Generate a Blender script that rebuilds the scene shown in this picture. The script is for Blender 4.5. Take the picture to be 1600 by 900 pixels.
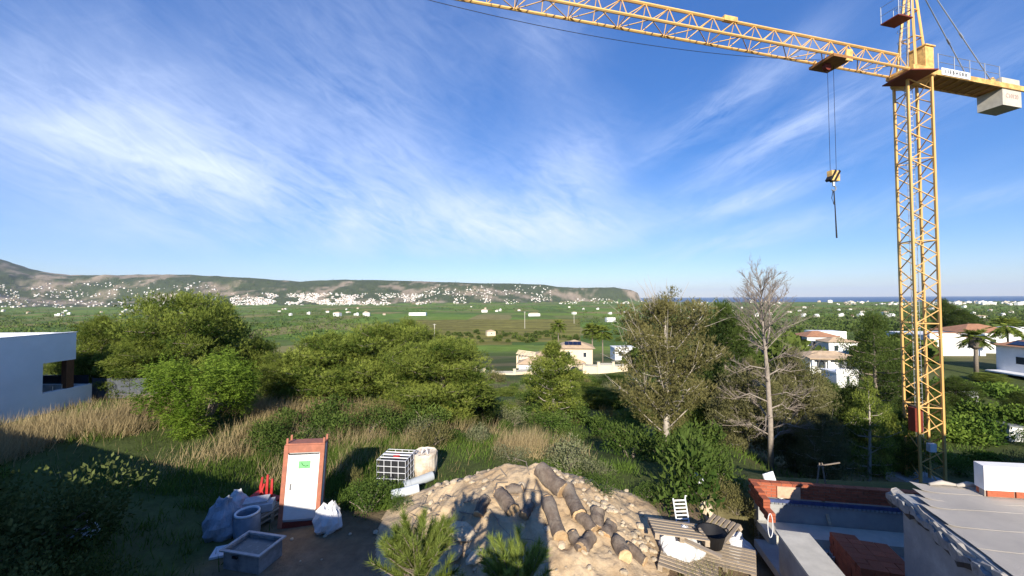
import bpy, math, random
import numpy as np
from mathutils import Matrix, Vector
random.seed(7); RNG = np.random.default_rng(7)
for o in list(bpy.data.objects): bpy.data.objects.remove(o)
S = bpy.context.scene; COL = S.collection
R = math.radians

# ------------------------------------------------------------------ camera
F = 600.0                                   # focal length in photo pixels (1600 wide)
CAMR = Matrix.Rotation(R(90 + 1.5), 4, 'X') @ Matrix.Rotation(R(-0.32), 4, 'Z')
cd = bpy.data.cameras.new('camera'); cam = bpy.data.objects.new('camera', cd); COL.objects.link(cam)
cd.sensor_width = 36; cd.lens = 36 * F / 1600; cd.clip_start = 0.15; cd.clip_end = 120000
cam.matrix_world = CAMR; S.camera = cam
CR = np.array(CAMR.to_3x3())
def ray(x, y): return CR @ np.array([(x - 800) / F, -(y - 450) / F, -1.0])
def at(x, y, depth):
    d = ray(x, y); return d * (depth / d[1])
# ------------------------------------------------------------------ sun and sky
D = ray(830, 737); D /= np.linalg.norm(D)   # where the photographer's shadow falls: straight away from the sun
SUN_EL = math.asin(-D[2]); SUN_AZ = math.atan2(-D[0], -D[1])
sl = bpy.data.lights.new('sun', 'SUN'); sl.energy = 5.0; sl.angle = R(0.5); sl.color = (1, .91, .77)
so = bpy.data.objects.new('sun', sl); COL.objects.link(so)
so.rotation_mode = 'QUATERNION'; so.rotation_quaternion = Vector(D).to_track_quat('-Z', 'Y')
so.location = (-5, -30, 40)
S.view_settings.view_transform = 'Standard'; S.view_settings.look = 'None'
S.view_settings.gamma = 1; S.view_settings.exposure = 0.78; S.view_settings.use_curve_mapping = False
S.render.engine = 'CYCLES'
try: S.cycles.volume_bounces = 0; S.cycles.max_bounces = 6; S.cycles.transparent_max_bounces = 6
except Exception: pass
W = bpy.data.worlds.new('World'); S.world = W; W.use_nodes = True

class NT:
    def __init__(s, tree): s.t = tree; s.n = tree.nodes; s.l = tree.links
    def node(s, typ, **kw):
        n = s.n.new(typ)
        for k, v in kw.items(): setattr(n, k, v)
        return n
    def put(s, sock, v):
        if hasattr(v, 'is_output') or hasattr(v, 'links'): s.l.new(v, sock)
        else: sock.default_value = v
    def math(s, op, a, b=0.0, c=None, clamp=False):
        n = s.node('ShaderNodeMath', operation=op, use_clamp=clamp)
        s.put(n.inputs[0], a); s.put(n.inputs[1], b)
        if c is not None: s.put(n.inputs[2], c)
        return n.outputs[0]
    def mix(s, f, a, b, blend='MIX'):
        n = s.node('ShaderNodeMix', data_type='RGBA', blend_type=blend)
        s.put(n.inputs[0], f); s.put(n.inputs[6], a); s.put(n.inputs[7], b); return n.outputs[2]
    def ramp(s, f, stops):
        n = s.node('ShaderNodeValToRGB'); s.put(n.inputs[0], f); e = n.color_ramp.elements
        while len(e) < len(stops): e.new(0.5)
        for q, (p, c) in zip(e, stops): q.position = p; q.color = (c, c, c, 1) if not hasattr(c, '__len__') else (*c, 1)
        return n.outputs[0]
    def noise(s, vec, scale, detail=4, rough=.55, dist=0.0, w=None):
        n = s.node('ShaderNodeTexNoise'); s.put(n.inputs['Vector'], vec)
        n.inputs['Scale'].default_value = scale; n.inputs['Detail'].default_value = detail
        n.inputs['Roughness'].default_value = rough; n.inputs['Distortion'].default_value = dist
        return n.outputs[0]
    def comb(s, x, y, z=0.0):
        n = s.node('ShaderNodeCombineXYZ'); s.put(n.inputs[0], x); s.put(n.inputs[1], y); s.put(n.inputs[2], z); return n.outputs[0]

def world():
    k = NT(W.node_tree); k.n.clear()
    sky = k.node('ShaderNodeTexSky', sky_type='NISHITA'); sky.sun_disc = False
    sky.sun_elevation = SUN_EL; sky.sun_rotation = SUN_AZ; sky.altitude = 60
    sky.air_density = 1.0; sky.dust_density = 0.0; sky.ozone_density = 3.0
    hs = k.node('ShaderNodeHueSaturation'); hs.inputs['Saturation'].default_value = 1.32; hs.inputs['Value'].default_value = 1.0
    k.l.new(sky.outputs[0], hs.inputs['Color'])
    tc = k.node('ShaderNodeTexCoord'); sx = k.node('ShaderNodeSeparateXYZ'); k.l.new(tc.outputs['Generated'], sx.inputs[0])
    az = k.math('MULTIPLY', k.math('ARCTAN2', sx.outputs[0], sx.outputs[1]), 57.2958)      # degrees right of view
    el = k.math('MULTIPLY', k.math('ARCSINE', sx.outputs[2]), 57.2958)
    # cirrus: streaky noise in sky angles, combed along a slight diagonal, gathered into veils
    def streak(ca, sa, sc, stretch, detail, rough, dist, off):
        a = k.math('ADD', k.math('MULTIPLY', az, ca), k.math('MULTIPLY', el, sa))
        b = k.math('SUBTRACT', k.math('MULTIPLY', el, ca), k.math('MULTIPLY', az, sa))
        return k.noise(k.comb(k.math('ADD', k.math('MULTIPLY', a, sc / stretch), off), k.math('MULTIPLY', b, sc), off), 1.0, detail, rough, dist)
    s1 = streak(.97, .24, .13, 3.2, 7, .58, .8, 3.1)         # rising to the right
    s2 = streak(.88, -.47, .10, 2.6, 7, .6, 1.1, 9.4)        # falling to the right
    s3 = k.noise(k.comb(k.math('MULTIPLY', az, .05), k.math('MULTIPLY', el, .07), 4.0), 1.0, 5, .55, .6)
    def blob(a0, e0, wa, we, tilt=0.0, p=1.0):
        da = k.math('SUBTRACT', az, a0); de = k.math('SUBTRACT', el, e0)
        c, s_ = math.cos(tilt), math.sin(tilt)
        u = k.math('DIVIDE', k.math('ADD', k.math('MULTIPLY', da, c), k.math('MULTIPLY', de, s_)), wa)
        v = k.math('DIVIDE', k.math('SUBTRACT', k.math('MULTIPLY', de, c), k.math('MULTIPLY', da, s_)), we)
        q = k.math('ADD', k.math('MULTIPLY', u, u), k.math('MULTIPLY', v, v))
        return k.math('MULTIPLY', k.math('POWER', 2.71828, k.math('MULTIPLY', q, -1.0)), p)
    def total(bl):
        t = bl[0]
        for b in bl[1:]: t = k.math('ADD', t, b)
        return t
    veil = total([blob(-44, 15, 16, 9, -.35, .95), blob(-22, 12, 26, 5.5, -.08, .9), blob(-22, 24, 17, 10, -.5, .62), blob(3, 9.5, 20, 3.6, .05, .85),
                  blob(8, 17, 9, 6.5, .35, .85), blob(6, 36, 7, 7, .9, .35), blob(-12, 38, 16, 9, -.6, .25)])
    wisp = total([blob(30, 24, 10, 2.2, .42, .9), blob(36, 19, 13, 2.4, .36, 1.0), blob(33, 12.5, 10, 1.6, .22, .9), blob(28, 6.5, 17, 1.8, .2, 1.0),
                  blob(52, 20, 9, 2, .3, .6), blob(52, 9, 7, 1.1, .12, .7)])
    s4 = streak(.9, -.43, .55, 3.4, 8, .66, 1.6, 5.5); s5 = streak(.93, .36, .5, 4.0, 8, .66, 1.4, 15.5)
    s2 = k.math('ADD', k.math('MULTIPLY', s2, .6), k.math('MULTIPLY', s4, .4)); s1 = k.math('ADD', k.math('MULTIPLY', s1, .6), k.math('MULTIPLY', s5, .4))
    m1 = k.math('MULTIPLY', veil, k.ramp(k.math('ADD', k.math('MULTIPLY', s2, .6), k.math('MULTIPLY', s3, .4)), [(.36, .1), (.62, 1.0)]))
    m2 = k.math('MULTIPLY', wisp, k.ramp(s1, [(.38, .0), (.62, 1.0)]))
    base = k.math('MULTIPLY', k.ramp(s1, [(.5, 0.0), (.85, .5)]), k.ramp(s3, [(.45, 0.0), (.7, 1.0)]))
    m = k.math('ADD', k.math('MULTIPLY', m1, .86), k.math('ADD', k.math('MULTIPLY', m2, .6), k.math('MULTIPLY', base, .35)), clamp=True)
    m = k.math('MULTIPLY', m, k.ramp(k.math('DIVIDE', el, 90.0), [(0.0, 0.0), (.075, 1.0)]))
    sky_c = k.mix(1.0, hs.outputs[0], (.80, .82, .95, 1), 'MULTIPLY')
    sky_c = k.mix(1.0, sky_c, (.30, .60, 1.85, 1), 'ADD')
    col = k.mix(m, sky_c, (6.6, 7.7, 10.4, 1))
    bg = k.node('ShaderNodeBackground'); k.l.new(col, bg.inputs[0]); bg.inputs[1].default_value = 0.074
    out = k.node('ShaderNodeOutputWorld'); k.l.new(bg.outputs[0], out.inputs[0])
world()

# ------------------------------------------------------------------ materials
MATS = {}
def mat(name, col, rough=.8, var=.25, scale=6.0, bump=.0, bscale=None, col2=None, metal=0.0, spec=.3, trans=0.0, obj_var=0.0, stretch=None, attr=None):
    """Principled surface whose colour wanders between darker and lighter by noise (grain, wear)."""
    if name in MATS: return MATS[name]
    m = bpy.data.materials.new(name); m.use_nodes = True; k = NT(m.node_tree); k.n.clear()
    tc = k.node('ShaderNodeTexCoord'); v = tc.outputs['Object']
    if stretch:
        mp = k.node('ShaderNodeMapping'); mp.inputs['Scale'].default_value = stretch; k.l.new(v, mp.inputs[0]); v = mp.outputs[0]
    f = k.noise(v, scale, 5, .62)
    lo = tuple(c * (1 - var) for c in col); hi = tuple(min(c * (1 + var * .7), .95) for c in col)
    c = k.mix(k.ramp(f, [(.3, 0.0), (.7, 1.0)]), (*lo, 1), (*hi, 1))
    if col2:
        f2 = k.noise(v, scale * .37, 6, .7); c = k.mix(k.ramp(f2, [(.45, 0.0), (.62, 1.0)]), c, (*col2, 1))
    if attr:
        a = k.node('ShaderNodeAttribute', attribute_name='tint'); t = k.math('MULTIPLY_ADD', a.outputs['Fac'], attr * 2, 1 - attr)
        c = k.mix(1.0, c, k.comb(t, t, t), 'MULTIPLY')
    if obj_var:
        oi = k.node('ShaderNodeObjectInfo'); t = k.math('MULTIPLY_ADD', oi.outputs['Random'], obj_var * 2, 1 - obj_var)
        c = k.mix(1.0, c, k.comb(t, t, t), 'MULTIPLY')
    out = k.node('ShaderNodeOutputMaterial')
    if trans:
        d = k.node('ShaderNodeBsdfDiffuse'); tr = k.node('ShaderNodeBsdfTranslucent'); mx = k.node('ShaderNodeMixShader')
        k.l.new(c, d.inputs[0]); k.l.new(c, tr.inputs[0]); mx.inputs[0].default_value = trans
        k.l.new(d.outputs[0], mx.inputs[1]); k.l.new(tr.outputs[0], mx.inputs[2]); k.l.new(mx.outputs[0], out.inputs[0])
    else:
        p = k.node('ShaderNodeBsdfPrincipled'); k.l.new(c, p.inputs['Base Color']); p.inputs['Metallic'].default_value = metal
        p.inputs['Specular IOR Level'].default_value = spec
        k.put(p.inputs['Roughness'], k.math('MULTIPLY_ADD', f, .25, rough - .12, clamp=True))
        if bump:
            b = k.node('ShaderNodeBump'); b.inputs['Strength'].default_value = min(bump, 1); b.inputs['Distance'].default_value = .03
            k.l.new(k.noise(v, bscale or scale * 4, 5, .65), b.inputs['Height']); k.l.new(b.outputs[0], p.inputs['Normal'])
        k.l.new(p.outputs[0], out.inputs[0])
    MATS[name] = m; return m
yellow = mat('crane_yellow', (.74, .47, .16), .6, .28, 5, col2=(.50, .27, .09))
darkred = mat('dark_red_steel', (.16, .03, .02), .6)
steel = mat('galvanised_steel', (.42, .44, .46), .4, .2, 8, metal=.6)
black = mat('black_rubber', (.015, .015, .017), .6)
white = mat('white_render', (.80, .80, .79), .85, .07, .8, bump=.12, bscale=60, col2=(.75, .745, .73))
whitep = mat('white_plastic', (.74, .75, .76), .45, .1, 5)
cream = mat('cream_render', (.68, .57, .40), .85, .08, .6)
tile = mat('tan_roof_tile', (.52, .38, .24), .85, .22, 1.5, bump=.4, bscale=5)
terra = mat('terracotta_tile', (.40, .20, .11), .85, .25, 1.5, bump=.4, bscale=5)
concrete = mat('raw_concrete', (.34, .34, .33), .9, .22, 2.5, bump=.35, bscale=30, col2=(.27, .27, .27))
conc_light = mat('pale_concrete', (.50, .47, .40), .9, .15, 3, bump=.25, bscale=30)
felt = mat('grey_mineral_felt', (.45, .41, .355), .95, .16, 1.1, bump=.5, bscale=60, col2=(.37, .34, .30))
brick_m = mat('red_brick', (.35, .10, .05), .9, .22, 9, bump=.4, bscale=40, obj_var=.18)
mortar = mat('mortar', (.36, .31, .26), .95, .15, 9)
wood = mat('weathered_pallet_wood', (.40, .31, .21), .85, .3, 5, bump=.3, bscale=20, stretch=(1, 9, 9), obj_var=.2, col2=(.30, .26, .21))
darkwood = mat('brown_timber', (.14, .06, .03), .6, .3, 4, stretch=(5, 5, .6))
bark_m = mat('pine_bark', (.15, .115, .09), .95, .4, 7, bump=1, bscale=18, col2=(.21, .175, .14))
palebark = mat('pale_dead_wood', (.43, .38, .32), .9, .25, 6, bump=.3)
branch_m = mat('grey_brown_branch', (.23, .19, .15), .95, .3, 5)
cutwood = mat('fresh_cut_wood', (.55, .39, .22), .85, .3, 16, col2=(.40, .25, .13), obj_var=.2)
rustframe = mat('rusty_brown_paint', (.40, .15, .09), .6, .25, 6, col2=(.30, .12, .08))
sackm = mat('woven_white_sack', (.62, .62, .62), .8, .14, 7, bump=.6, bscale=10)
greyplastic = mat('mortar_caked_plastic', (.22, .215, .21), .75, .35, 6, col2=(.33, .32, .31))
blueplastic = mat('translucent_blue_plastic', (.20, .25, .31), .45, .3, 5)
redplastic = mat('red_plastic', (.42, .03, .03), .5, .2, 6)
stone_m = mat('limestone_rubble', (.50, .41, .29), .95, .25, 4, bump=.5, bscale=18, obj_var=.15)
membrane = mat('blue_membrane', (.05, .07, .17), .6, .3, 5)
glass = mat('dark_window_glass', (.03, .04, .05), .08, .1, 2, spec=.6)
solar = mat('solar_cells', (.012, .018, .045), .15, .2, 3, spec=.6)
greensticker = mat('green_sticker', (.18, .55, .20), .6, .1, 10)
ink = mat('black_lettering', (.03, .03, .03), .7)
pale_ink = mat('faded_red_lettering', (.38, .25, .22), .8)

# ------------------------------------------------------------------ mesh helpers
class MB:
    def __init__(s): s.v = []; s.f = []; s.m = []
    def add(s, v, f, mi=0):
        o = len(s.v); s.v += [tuple(map(float, p)) for p in v]; s.f += [tuple(i + o for i in q) for q in f]; s.m += [mi] * len(f)
    def box(s, c, size, rot=None, mi=0, taper=1.0):
        hx, hy, hz = (q / 2 for q in size); P = []
        for sz in (-1, 1):
            t = 1 if sz < 0 else taper
            P += [(-hx * t, -hy * t, sz * hz), (hx * t, -hy * t, sz * hz), (hx * t, hy * t, sz * hz), (-hx * t, hy * t, sz * hz)]
        if rot is not None: P = [tuple(rot @ Vector(p)) for p in P]
        P = [(p[0] + c[0], p[1] + c[1], p[2] + c[2]) for p in P]
        s.add(P, [(3, 2, 1, 0), (4, 5, 6, 7), (0, 1, 5, 4), (1, 2, 6, 5), (2, 3, 7, 6), (3, 0, 4, 7)], mi); return s
    def tube(s, pts, radii, n=8, cap=True, mi=0):
        pts = [Vector(p) for p in pts]; rings = []; V = []; Fc = []
        for i, p in enumerate(pts):
            d = (pts[min(i + 1, len(pts) - 1)] - pts[max(i - 1, 0)]).normalized()
            a = d.orthogonal().normalized() if i == 0 else (rings[-1] - d * rings[-1].dot(d)).normalized()
            rings.append(a); b = d.cross(a)
            for k in range(n):
                t = 2 * math.pi * k / n; V.append(p + (a * math.cos(t) + b * math.sin(t)) * radii[i])
        for i in range(len(pts) - 1):
            for k in range(n): Fc.append((i * n + k, i * n + (k + 1) % n, (i + 1) * n + (k + 1) % n, (i + 1) * n + k))
        if cap: Fc += [tuple(range(n))[::-1], tuple((len(pts) - 1) * n + k for k in range(n))]
        s.add(V, Fc, mi); return s
    def bar(s, a, b, r, n=6, mi=0): return s.tube([a, b], [r, r], n, True, mi)
    def lathe(s, prof, n=20, c=(0, 0, 0), mi=0):
        V = []; Fc = []
        for r, z in prof:
            for k in range(n): t = 2 * math.pi * k / n; V.append((c[0] + r * math.cos(t), c[1] + r * math.sin(t), c[2] + z))
        for i in range(len(prof) - 1):
            for k in range(n): Fc.append((i * n + k, i * n + (k + 1) % n, (i + 1) * n + (k + 1) % n, (i + 1) * n + k))
        s.add(V, Fc, mi); return s
    def mesh(s, name, mats, smooth=False):
        me = bpy.data.meshes.new(name); me.from_pydata(s.v, [], s.f)
        for m in (mats if isinstance(mats, (list, tuple)) else [mats]): me.materials.append(m)
        if max(s.m, default=0): me.polygons.foreach_set('material_index', s.m)
        if smooth: me.polygons.foreach_set('use_smooth', [True] * len(me.polygons))
        me.update(); return me
def tag(o, label=None, cat=None, group=None, kind=None):
    if label: o['label'] = label
    if cat: o['category'] = cat
    if group: o['group'] = group
    if kind: o['kind'] = kind
    return o
def obj(name, me, parent=None, loc=(0, 0, 0), rz=0.0, **kw):
    o = bpy.data.objects.new(name, me); COL.objects.link(o); o.location = loc
    if rz: o.rotation_euler = (0, 0, rz)
    if parent is not None: o.parent = parent
    return tag(o, **kw)
def thing(name, loc, label, cat, rz=0.0, group=None): return obj(name, None, None, loc, rz, label=label, cat=cat, group=group)
def part(name, mb, m, parent, smooth=False, **kw): return obj(name, mb.mesh(name, m, smooth), parent, **kw)
UNITS = {}
def unit_bar(m, n=6):                       # shared unit cylinder along +Z
    key = (m.name, n)
    if key not in UNITS: UNITS[key] = MB().tube([(0, 0, 0), (0, 0, 1)], [1, 1], n).mesh('bar', m)
    return UNITS[key]
def barpart(name, a, b, r, m, parent, n=6, **kw):
    a, b = Vector(a), Vector(b); o = obj(name, unit_bar(m, n), parent, a, **kw); d = b - a
    o.rotation_mode = 'QUATERNION'; o.rotation_quaternion = d.to_track_quat('Z', 'Y'); o.scale = (r, r, d.length); return o
def unit_box(m):
    key = ('box', m.name)
    if key not in UNITS: UNITS[key] = MB().box((0, 0, 0), (1, 1, 1)).mesh('block', m)
    return UNITS[key]
def boxpart(name, c, size, m, parent, rz=0.0, **kw):
    o = obj(name, unit_box(m), parent, c, rz, **kw); o.scale = size; return o
def fast_mesh(name, V, T, m, tint=None):
    """V (n,3), T (k,3) triangles, optional per-vertex tint"""
    me = bpy.data.meshes.new(name); V = np.asarray(V, np.float32); T = np.asarray(T, np.int32)
    me.vertices.add(len(V)); me.vertices.foreach_set('co', V.ravel())
    me.loops.add(T.size); me.loops.foreach_set('vertex_index', T.ravel())
    me.polygons.add(len(T)); me.polygons.foreach_set('loop_start', np.arange(0, T.size, 3, dtype=np.int32))
    try: me.polygons.foreach_set('loop_total', np.full(len(T), 3, np.int32))
    except Exception: pass
    if tint is not None:
        a = me.attributes.new('tint', 'FLOAT', 'POINT'); a.data.foreach_set('value', np.asarray(tint, np.float32))
    for q in (m if isinstance(m, (list, tuple)) else [m]): me.materials.append(q)
    me.update(calc_edges=True); return me

# ------------------------------------------------------------------ noise and terrain
def vnoise(x, y, seed=0):
    xi = np.floor(x).astype(np.int64); yi = np.floor(y).astype(np.int64); fx = x - xi; fy = y - yi
    fx = fx * fx * (3 - 2 * fx); fy = fy * fy * (3 - 2 * fy)
    def h(a, b):
        n = (a * 374761393 + b * 668265263 + seed * 1442695041) & 0x7fffffff
        n = ((n ^ (n >> 13)) * 1274126177) & 0x7fffffff; return ((n ^ (n >> 16)) & 0xffff) / 65535.0
    return (h(xi, yi) * (1 - fx) + h(xi + 1, yi) * fx) * (1 - fy) + (h(xi, yi + 1) * (1 - fx) + h(xi + 1, yi + 1) * fx) * fy
def fbm(x, y, oct=4, seed=0):
    t = 0; a = .5
    for i in range(oct): t = t + a * vnoise(x * 2 ** i, y * 2 ** i, seed + i); a *= .5
    return t
def sm(t): t = np.clip(t, 0, 1); return t * t * (3 - 2 * t)
SKY_X = [-900, -500, -300, -120, 0, 25, 50, 80, 110, 200, 300, 350, 400, 440, 470, 500, 540, 600, 700, 760, 800, 850, 870, 900, 960, 985, 996, 1001, 1010]
SKY_Y = [250, 262, 300, 372, 405, 413, 421, 427, 430, 430, 430, 433, 435, 438, 440, 438, 437, 438, 441, 443, 443, 445, 448, 450, 449, 453, 457, 468, 474]
SEA_Z = -52.0
PITX0, PITX1, PITY1 = 5.0, 12.0, 11.55
def pit_u(X, Y): return X - .2 * (Y - 8)
def H(X, Y):
    X = np.asarray(X, float); Y = np.asarray(Y, float)
    edge = np.interp(X, [-30, -8, 0, 4, 7, 12, 40], [22, 20, 16, 14, 12.2, 11.9, 12])
    d = Y - edge
    yard = -6.2 + .7 * sm((-X - 8) / 9) + .10 * (fbm(X * .8, Y * .8, 4, 3) - .5)
    mid = np.interp(Y, [-100, 20, 30, 97, 150, 250, 400, 700, 1500, 3000], [-8, -8, -9.4, -18, -24, -34, -41, -45, -47, -48])
    mid = mid + sm((Y - 24) / 30) * 1.6 * (fbm(X * .06, Y * .06, 3, 11) - .5)
    midr = np.interp(Y, [-100, 20, 30, 60, 110, 165, 250, 400, 700, 1500, 3000], [-8, -8.5, -10, -12.5, -13.6, -22, -34, -41, -45, -47, -48])
    mid = mid + (midr - mid) * sm((X / np.maximum(Y, 1) - .55) / .15)
    z = yard + (mid - yard) * sm(d / 8)
    z = z - 3.0 * sm((X - 8) / 16) * sm((Y - 12) / 9) * (1 - sm((Y - 38) / 30))
    pu = pit_u(X, Y)
    z = np.where(Y < 13, z + (-7.2 - z) * sm((pu - PITX0 + .3) / .7) * sm((PITY1 + .35 - .17 * (X - 7) - Y) / .3 ), z)
    z = np.where((X > 6) & (Y < 4), np.minimum(z, -7.2), z)
    # hills on the horizon, described by their skyline
    Yp = np.maximum(Y, 1.0); px = 800 + F * X / Yp
    sk = np.interp(px, SKY_X, SKY_Y); Yr = np.interp(px, [-500, 0, 400, 700, 1000], [4200, 4500, 4300, 4500, 4900])
    Y0 = np.interp(px, [-500, 0, 330, 450, 700, 860, 900, 990, 1001], [2300, 2500, 2900, 3000, 3250, 3700, 4100, 4550, 4850])
    Hr = (466 - .0057 * (px - 800) - sk) / F * Yr
    t = np.clip((Y - Y0) / (Yr - Y0), 0, 1); g = fbm(X * .0022, Y * .0022, 5, 21)
    prof = np.clip(.55 * t + .45 * sm(t) + (g - .48) * 1.1 * t * (1 - t) * 2.2, 0, 1)
    hill = -48 + (Hr + 48) * prof; hill = np.where(Y > Yr, Hr - (Y - Yr) * .04, hill)
    z = np.where((Y > Y0) & (px < 1008), np.maximum(hill, z), z)
    coast = np.interp(px, [1000, 1010, 1100, 1300, 1600, 2200], [5000, 3900, 3600, 3300, 3100, 2900])
    z = np.where((Y > coast) & (px > 1000), -60.0, z)
    z = np.where(Y > 6500, -60.0, z)
    return z
def mound_h(X, Y):                          # spoil heap
    u = (X - .25) / 3.9; v = (Y - 11.3) / np.where(Y < 11.3, 4.2, 2.1); u = np.sign(u) * np.maximum(np.abs(u) - .12, 0) * 1.1
    q = np.sqrt(u * u + v * v); h = 1.45 * np.clip(1 - q, 0, 1) ** 1.05
    h = h * (1 + .25 * (fbm(X * .9, Y * .9, 3, 5) - .5)) + (h > .02) * (.34 * (fbm(X * 2.2, Y * 2.2, 4, 8) - .5) + .13 * (fbm(X * 8, Y * 8, 3, 9) - .5)) * np.clip(h * 3, 0, 1)
    return h
def HM(X, Y): return H(X, Y) + np.maximum(mound_h(np.asarray(X, float), np.asarray(Y, float)), 0)
def ground(xs, ys, near=3.0, far=7000.0):
    """points where the pixel rays meet the ground"""
    xs = np.atleast_1d(np.asarray(xs, float)); ys = np.atleast_1d(np.asarray(ys, float))
    d = (CR @ np.stack([(xs - 800) / F, -(ys - 450) / F, -np.ones_like(xs)])).T; d /= d[:, 1:2]
    Ys = near * (far / near) ** np.linspace(0, 1, 900)
    X = d[:, 0:1] * Ys; Z = d[:, 2:3] * Ys; Hh = HM(X, np.broadcast_to(Ys, X.shape)); below = Z < Hh
    i = np.argmax(below, 1); ok = below.any(1); i = np.where(ok, np.maximum(i, 1), len(Ys) - 1)
    r = np.arange(len(xs)); a = (Z - Hh)[r, i - 1]; b = (Z - Hh)[r, i]; t = np.where(ok, a / np.maximum(a - b, 1e-9), 1)
    Y = Ys[i - 1] + (Ys[i] - Ys[i - 1]) * t
    P = np.stack([d[:, 0] * Y, Y, d[:, 2] * Y], 1); P[:, 2] = HM(P[:, 0], P[:, 1]); return P, ok
def g1(x, y): return ground(x, y)[0][0]
def hz(x, y): return float(HM(x, y))

def make_ground():
    ang = np.concatenate([np.arange(-180, -60, 3.0), np.arange(-60, 60, .19), np.arange(60, 180, 3.0)]); ang = np.radians(ang)
    rad = np.concatenate([[.05, 1.0], 2.0 * (12000 / 2.0) ** (np.arange(400) / 399.0)])
    A, Rr = np.meshgrid(ang, rad); X = Rr * np.sin(A); Y = Rr * np.cos(A); Z = H(X, Y)
    n, m = X.shape; V = np.stack([X, Y, Z], -1).reshape(-1, 3)
    i = np.arange(n - 1)[:, None] * m; j = np.arange(m)[None, :]; jn = (j + 1) % m
    a = (i + j).ravel(); b = (i + jn).ravel(); c = (i + m + jn).ravel(); e = (i + m + j).ravel()
    T = np.concatenate([np.stack([a, e, c], 1), np.stack([a, c, b], 1)])
    # land cover: real colours of soil, crops, scrub and rock
    x, y, z = V.T; N = len(V); px = 800 + F * x / np.maximum(y, 1)
    C = np.zeros((N, 3))
    soil = np.array([.235, .165, .105]); grass = np.array([.075, .095, .028]); dry = np.array([.22, .17, .09])
    f = fbm(x * .35, y * .35, 4, 31); f2 = fbm(x * .05, y * .05, 4, 33)
    C[:] = grass + (dry - grass) * np.clip((f2 - .42) * 4, 0, 1)[:, None] * .6
    yard = sm((13.2 - y) / 2.5) * sm((x + 8.5) / 2.5) * (1 - .0 * f); w = np.clip(yard + (f - .5) * .8, 0, 1) * (yard > .02)
    C = C + (soil * (0.75 + .5 * f)[:, None] - C) * w[:, None]
    # fields of the plain
    wx = x + 60 * (fbm(x * .004, y * .004, 2, 41) - .5); wy = y + 0.35 * x
    ci = np.floor(wx / 95).astype(np.int64); cj = np.floor(wy / 150).astype(np.int64)
    hsh = ((ci * 73856093) ^ (cj * 19349663)) & 0xffff; hf = (hsh % 97) / 97.0
    pal = np.array([[.070, .125, .022], [.085, .15, .028], [.11, .16, .035], [.075, .11, .03], [.11, .13, .045], [.06, .105, .024], [.10, .16, .028], [.15, .145, .06]])
    crop = pal[(hsh // 97) % 8] * np.array([1.5, 1.38, 1.2]); ff = sm((y - 150) / 120)
    C = C + (crop * (.8 + .5 * fbm(x * .03, y * .06, 3, 43))[:, None] - C) * ff[:, None]
    vine = (px > 650) & (px < 905) & (y > 330) & (y < 820) | (px > 600) & (px < 800) & (y > 300) & (y < 700)
    rows = .85 + .3 * (np.sin(wy / 9.0) > 0)
    C[vine] = (np.array([.20, .18, .042]) * (.75 + .5 * fbm(x * .01, y * .02, 3, 47))[:, None])[vine] * rows[vine][:, None]
    hillm = z > -44; hm = sm((y - 2300) / 300) * hillm
    rk = fbm(x * .004, y * .004, 5, 51); fine = fbm(x * .02, y * .02, 3, 53)
    scrub = np.array([.070, .088, .040]); rock = np.array([.30, .24, .17])
    rmix = np.clip((rk - .47) * 6 + (fine - .5) * 3.2 + .25 * ((px > 850)) + .2 * (px < 330) * (z > 60), 0, 1)[:, None]
    hc = (scrub + (rock - scrub) * rmix) * (.75 + .5 * fine)[:, None]
    C = C + (hc - C) * hm[:, None]
    me = fast_mesh('ground', V, T, ground_mat())
    ca = me.color_attributes.new('land', 'FLOAT_COLOR', 'POINT'); ca.data.foreach_set('color', np.concatenate([C, np.ones((N, 1))], 1).astype(np.float32).ravel())
    me.polygons.foreach_set('use_smooth', np.ones(len(T), bool))
    obj('ground', me, kind='structure')
def ground_mat():
    m = bpy.data.materials.new('land'); m.use_nodes = True; k = NT(m.node_tree); k.n.clear()
    a = k.node('ShaderNodeAttribute', attribute_name='land'); g = k.node('ShaderNodeNewGeometry')
    f = k.noise(g.outputs['Position'], 3.0, 7, .7); f2 = k.noise(g.outputs['Position'], .06, 6, .65)
    t = k.math('MULTIPLY', k.math('MULTIPLY_ADD', f, 1.3, .35), k.math('MULTIPLY_ADD', f2, 1.2, .4))
    c = k.mix(1.0, a.outputs['Color'], k.comb(t, t, t), 'MULTIPLY')
    p = k.node('ShaderNodeBsdfPrincipled'); k.l.new(c, p.inputs['Base Color']); p.inputs['Roughness'].default_value = .97; p.inputs['Specular IOR Level'].default_value = .1
    b = k.node('ShaderNodeBump'); b.inputs['Distance'].default_value = .06; b.inputs['Strength'].default_value = .9
    k.l.new(k.noise(g.outputs['Position'], 7.0, 6, .7), b.inputs['Height']); k.l.new(b.outputs[0], p.inputs['Normal'])
    o = k.node('ShaderNodeOutputMaterial'); k.l.new(p.outputs[0], o.inputs[0]); return m
make_ground()

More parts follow.
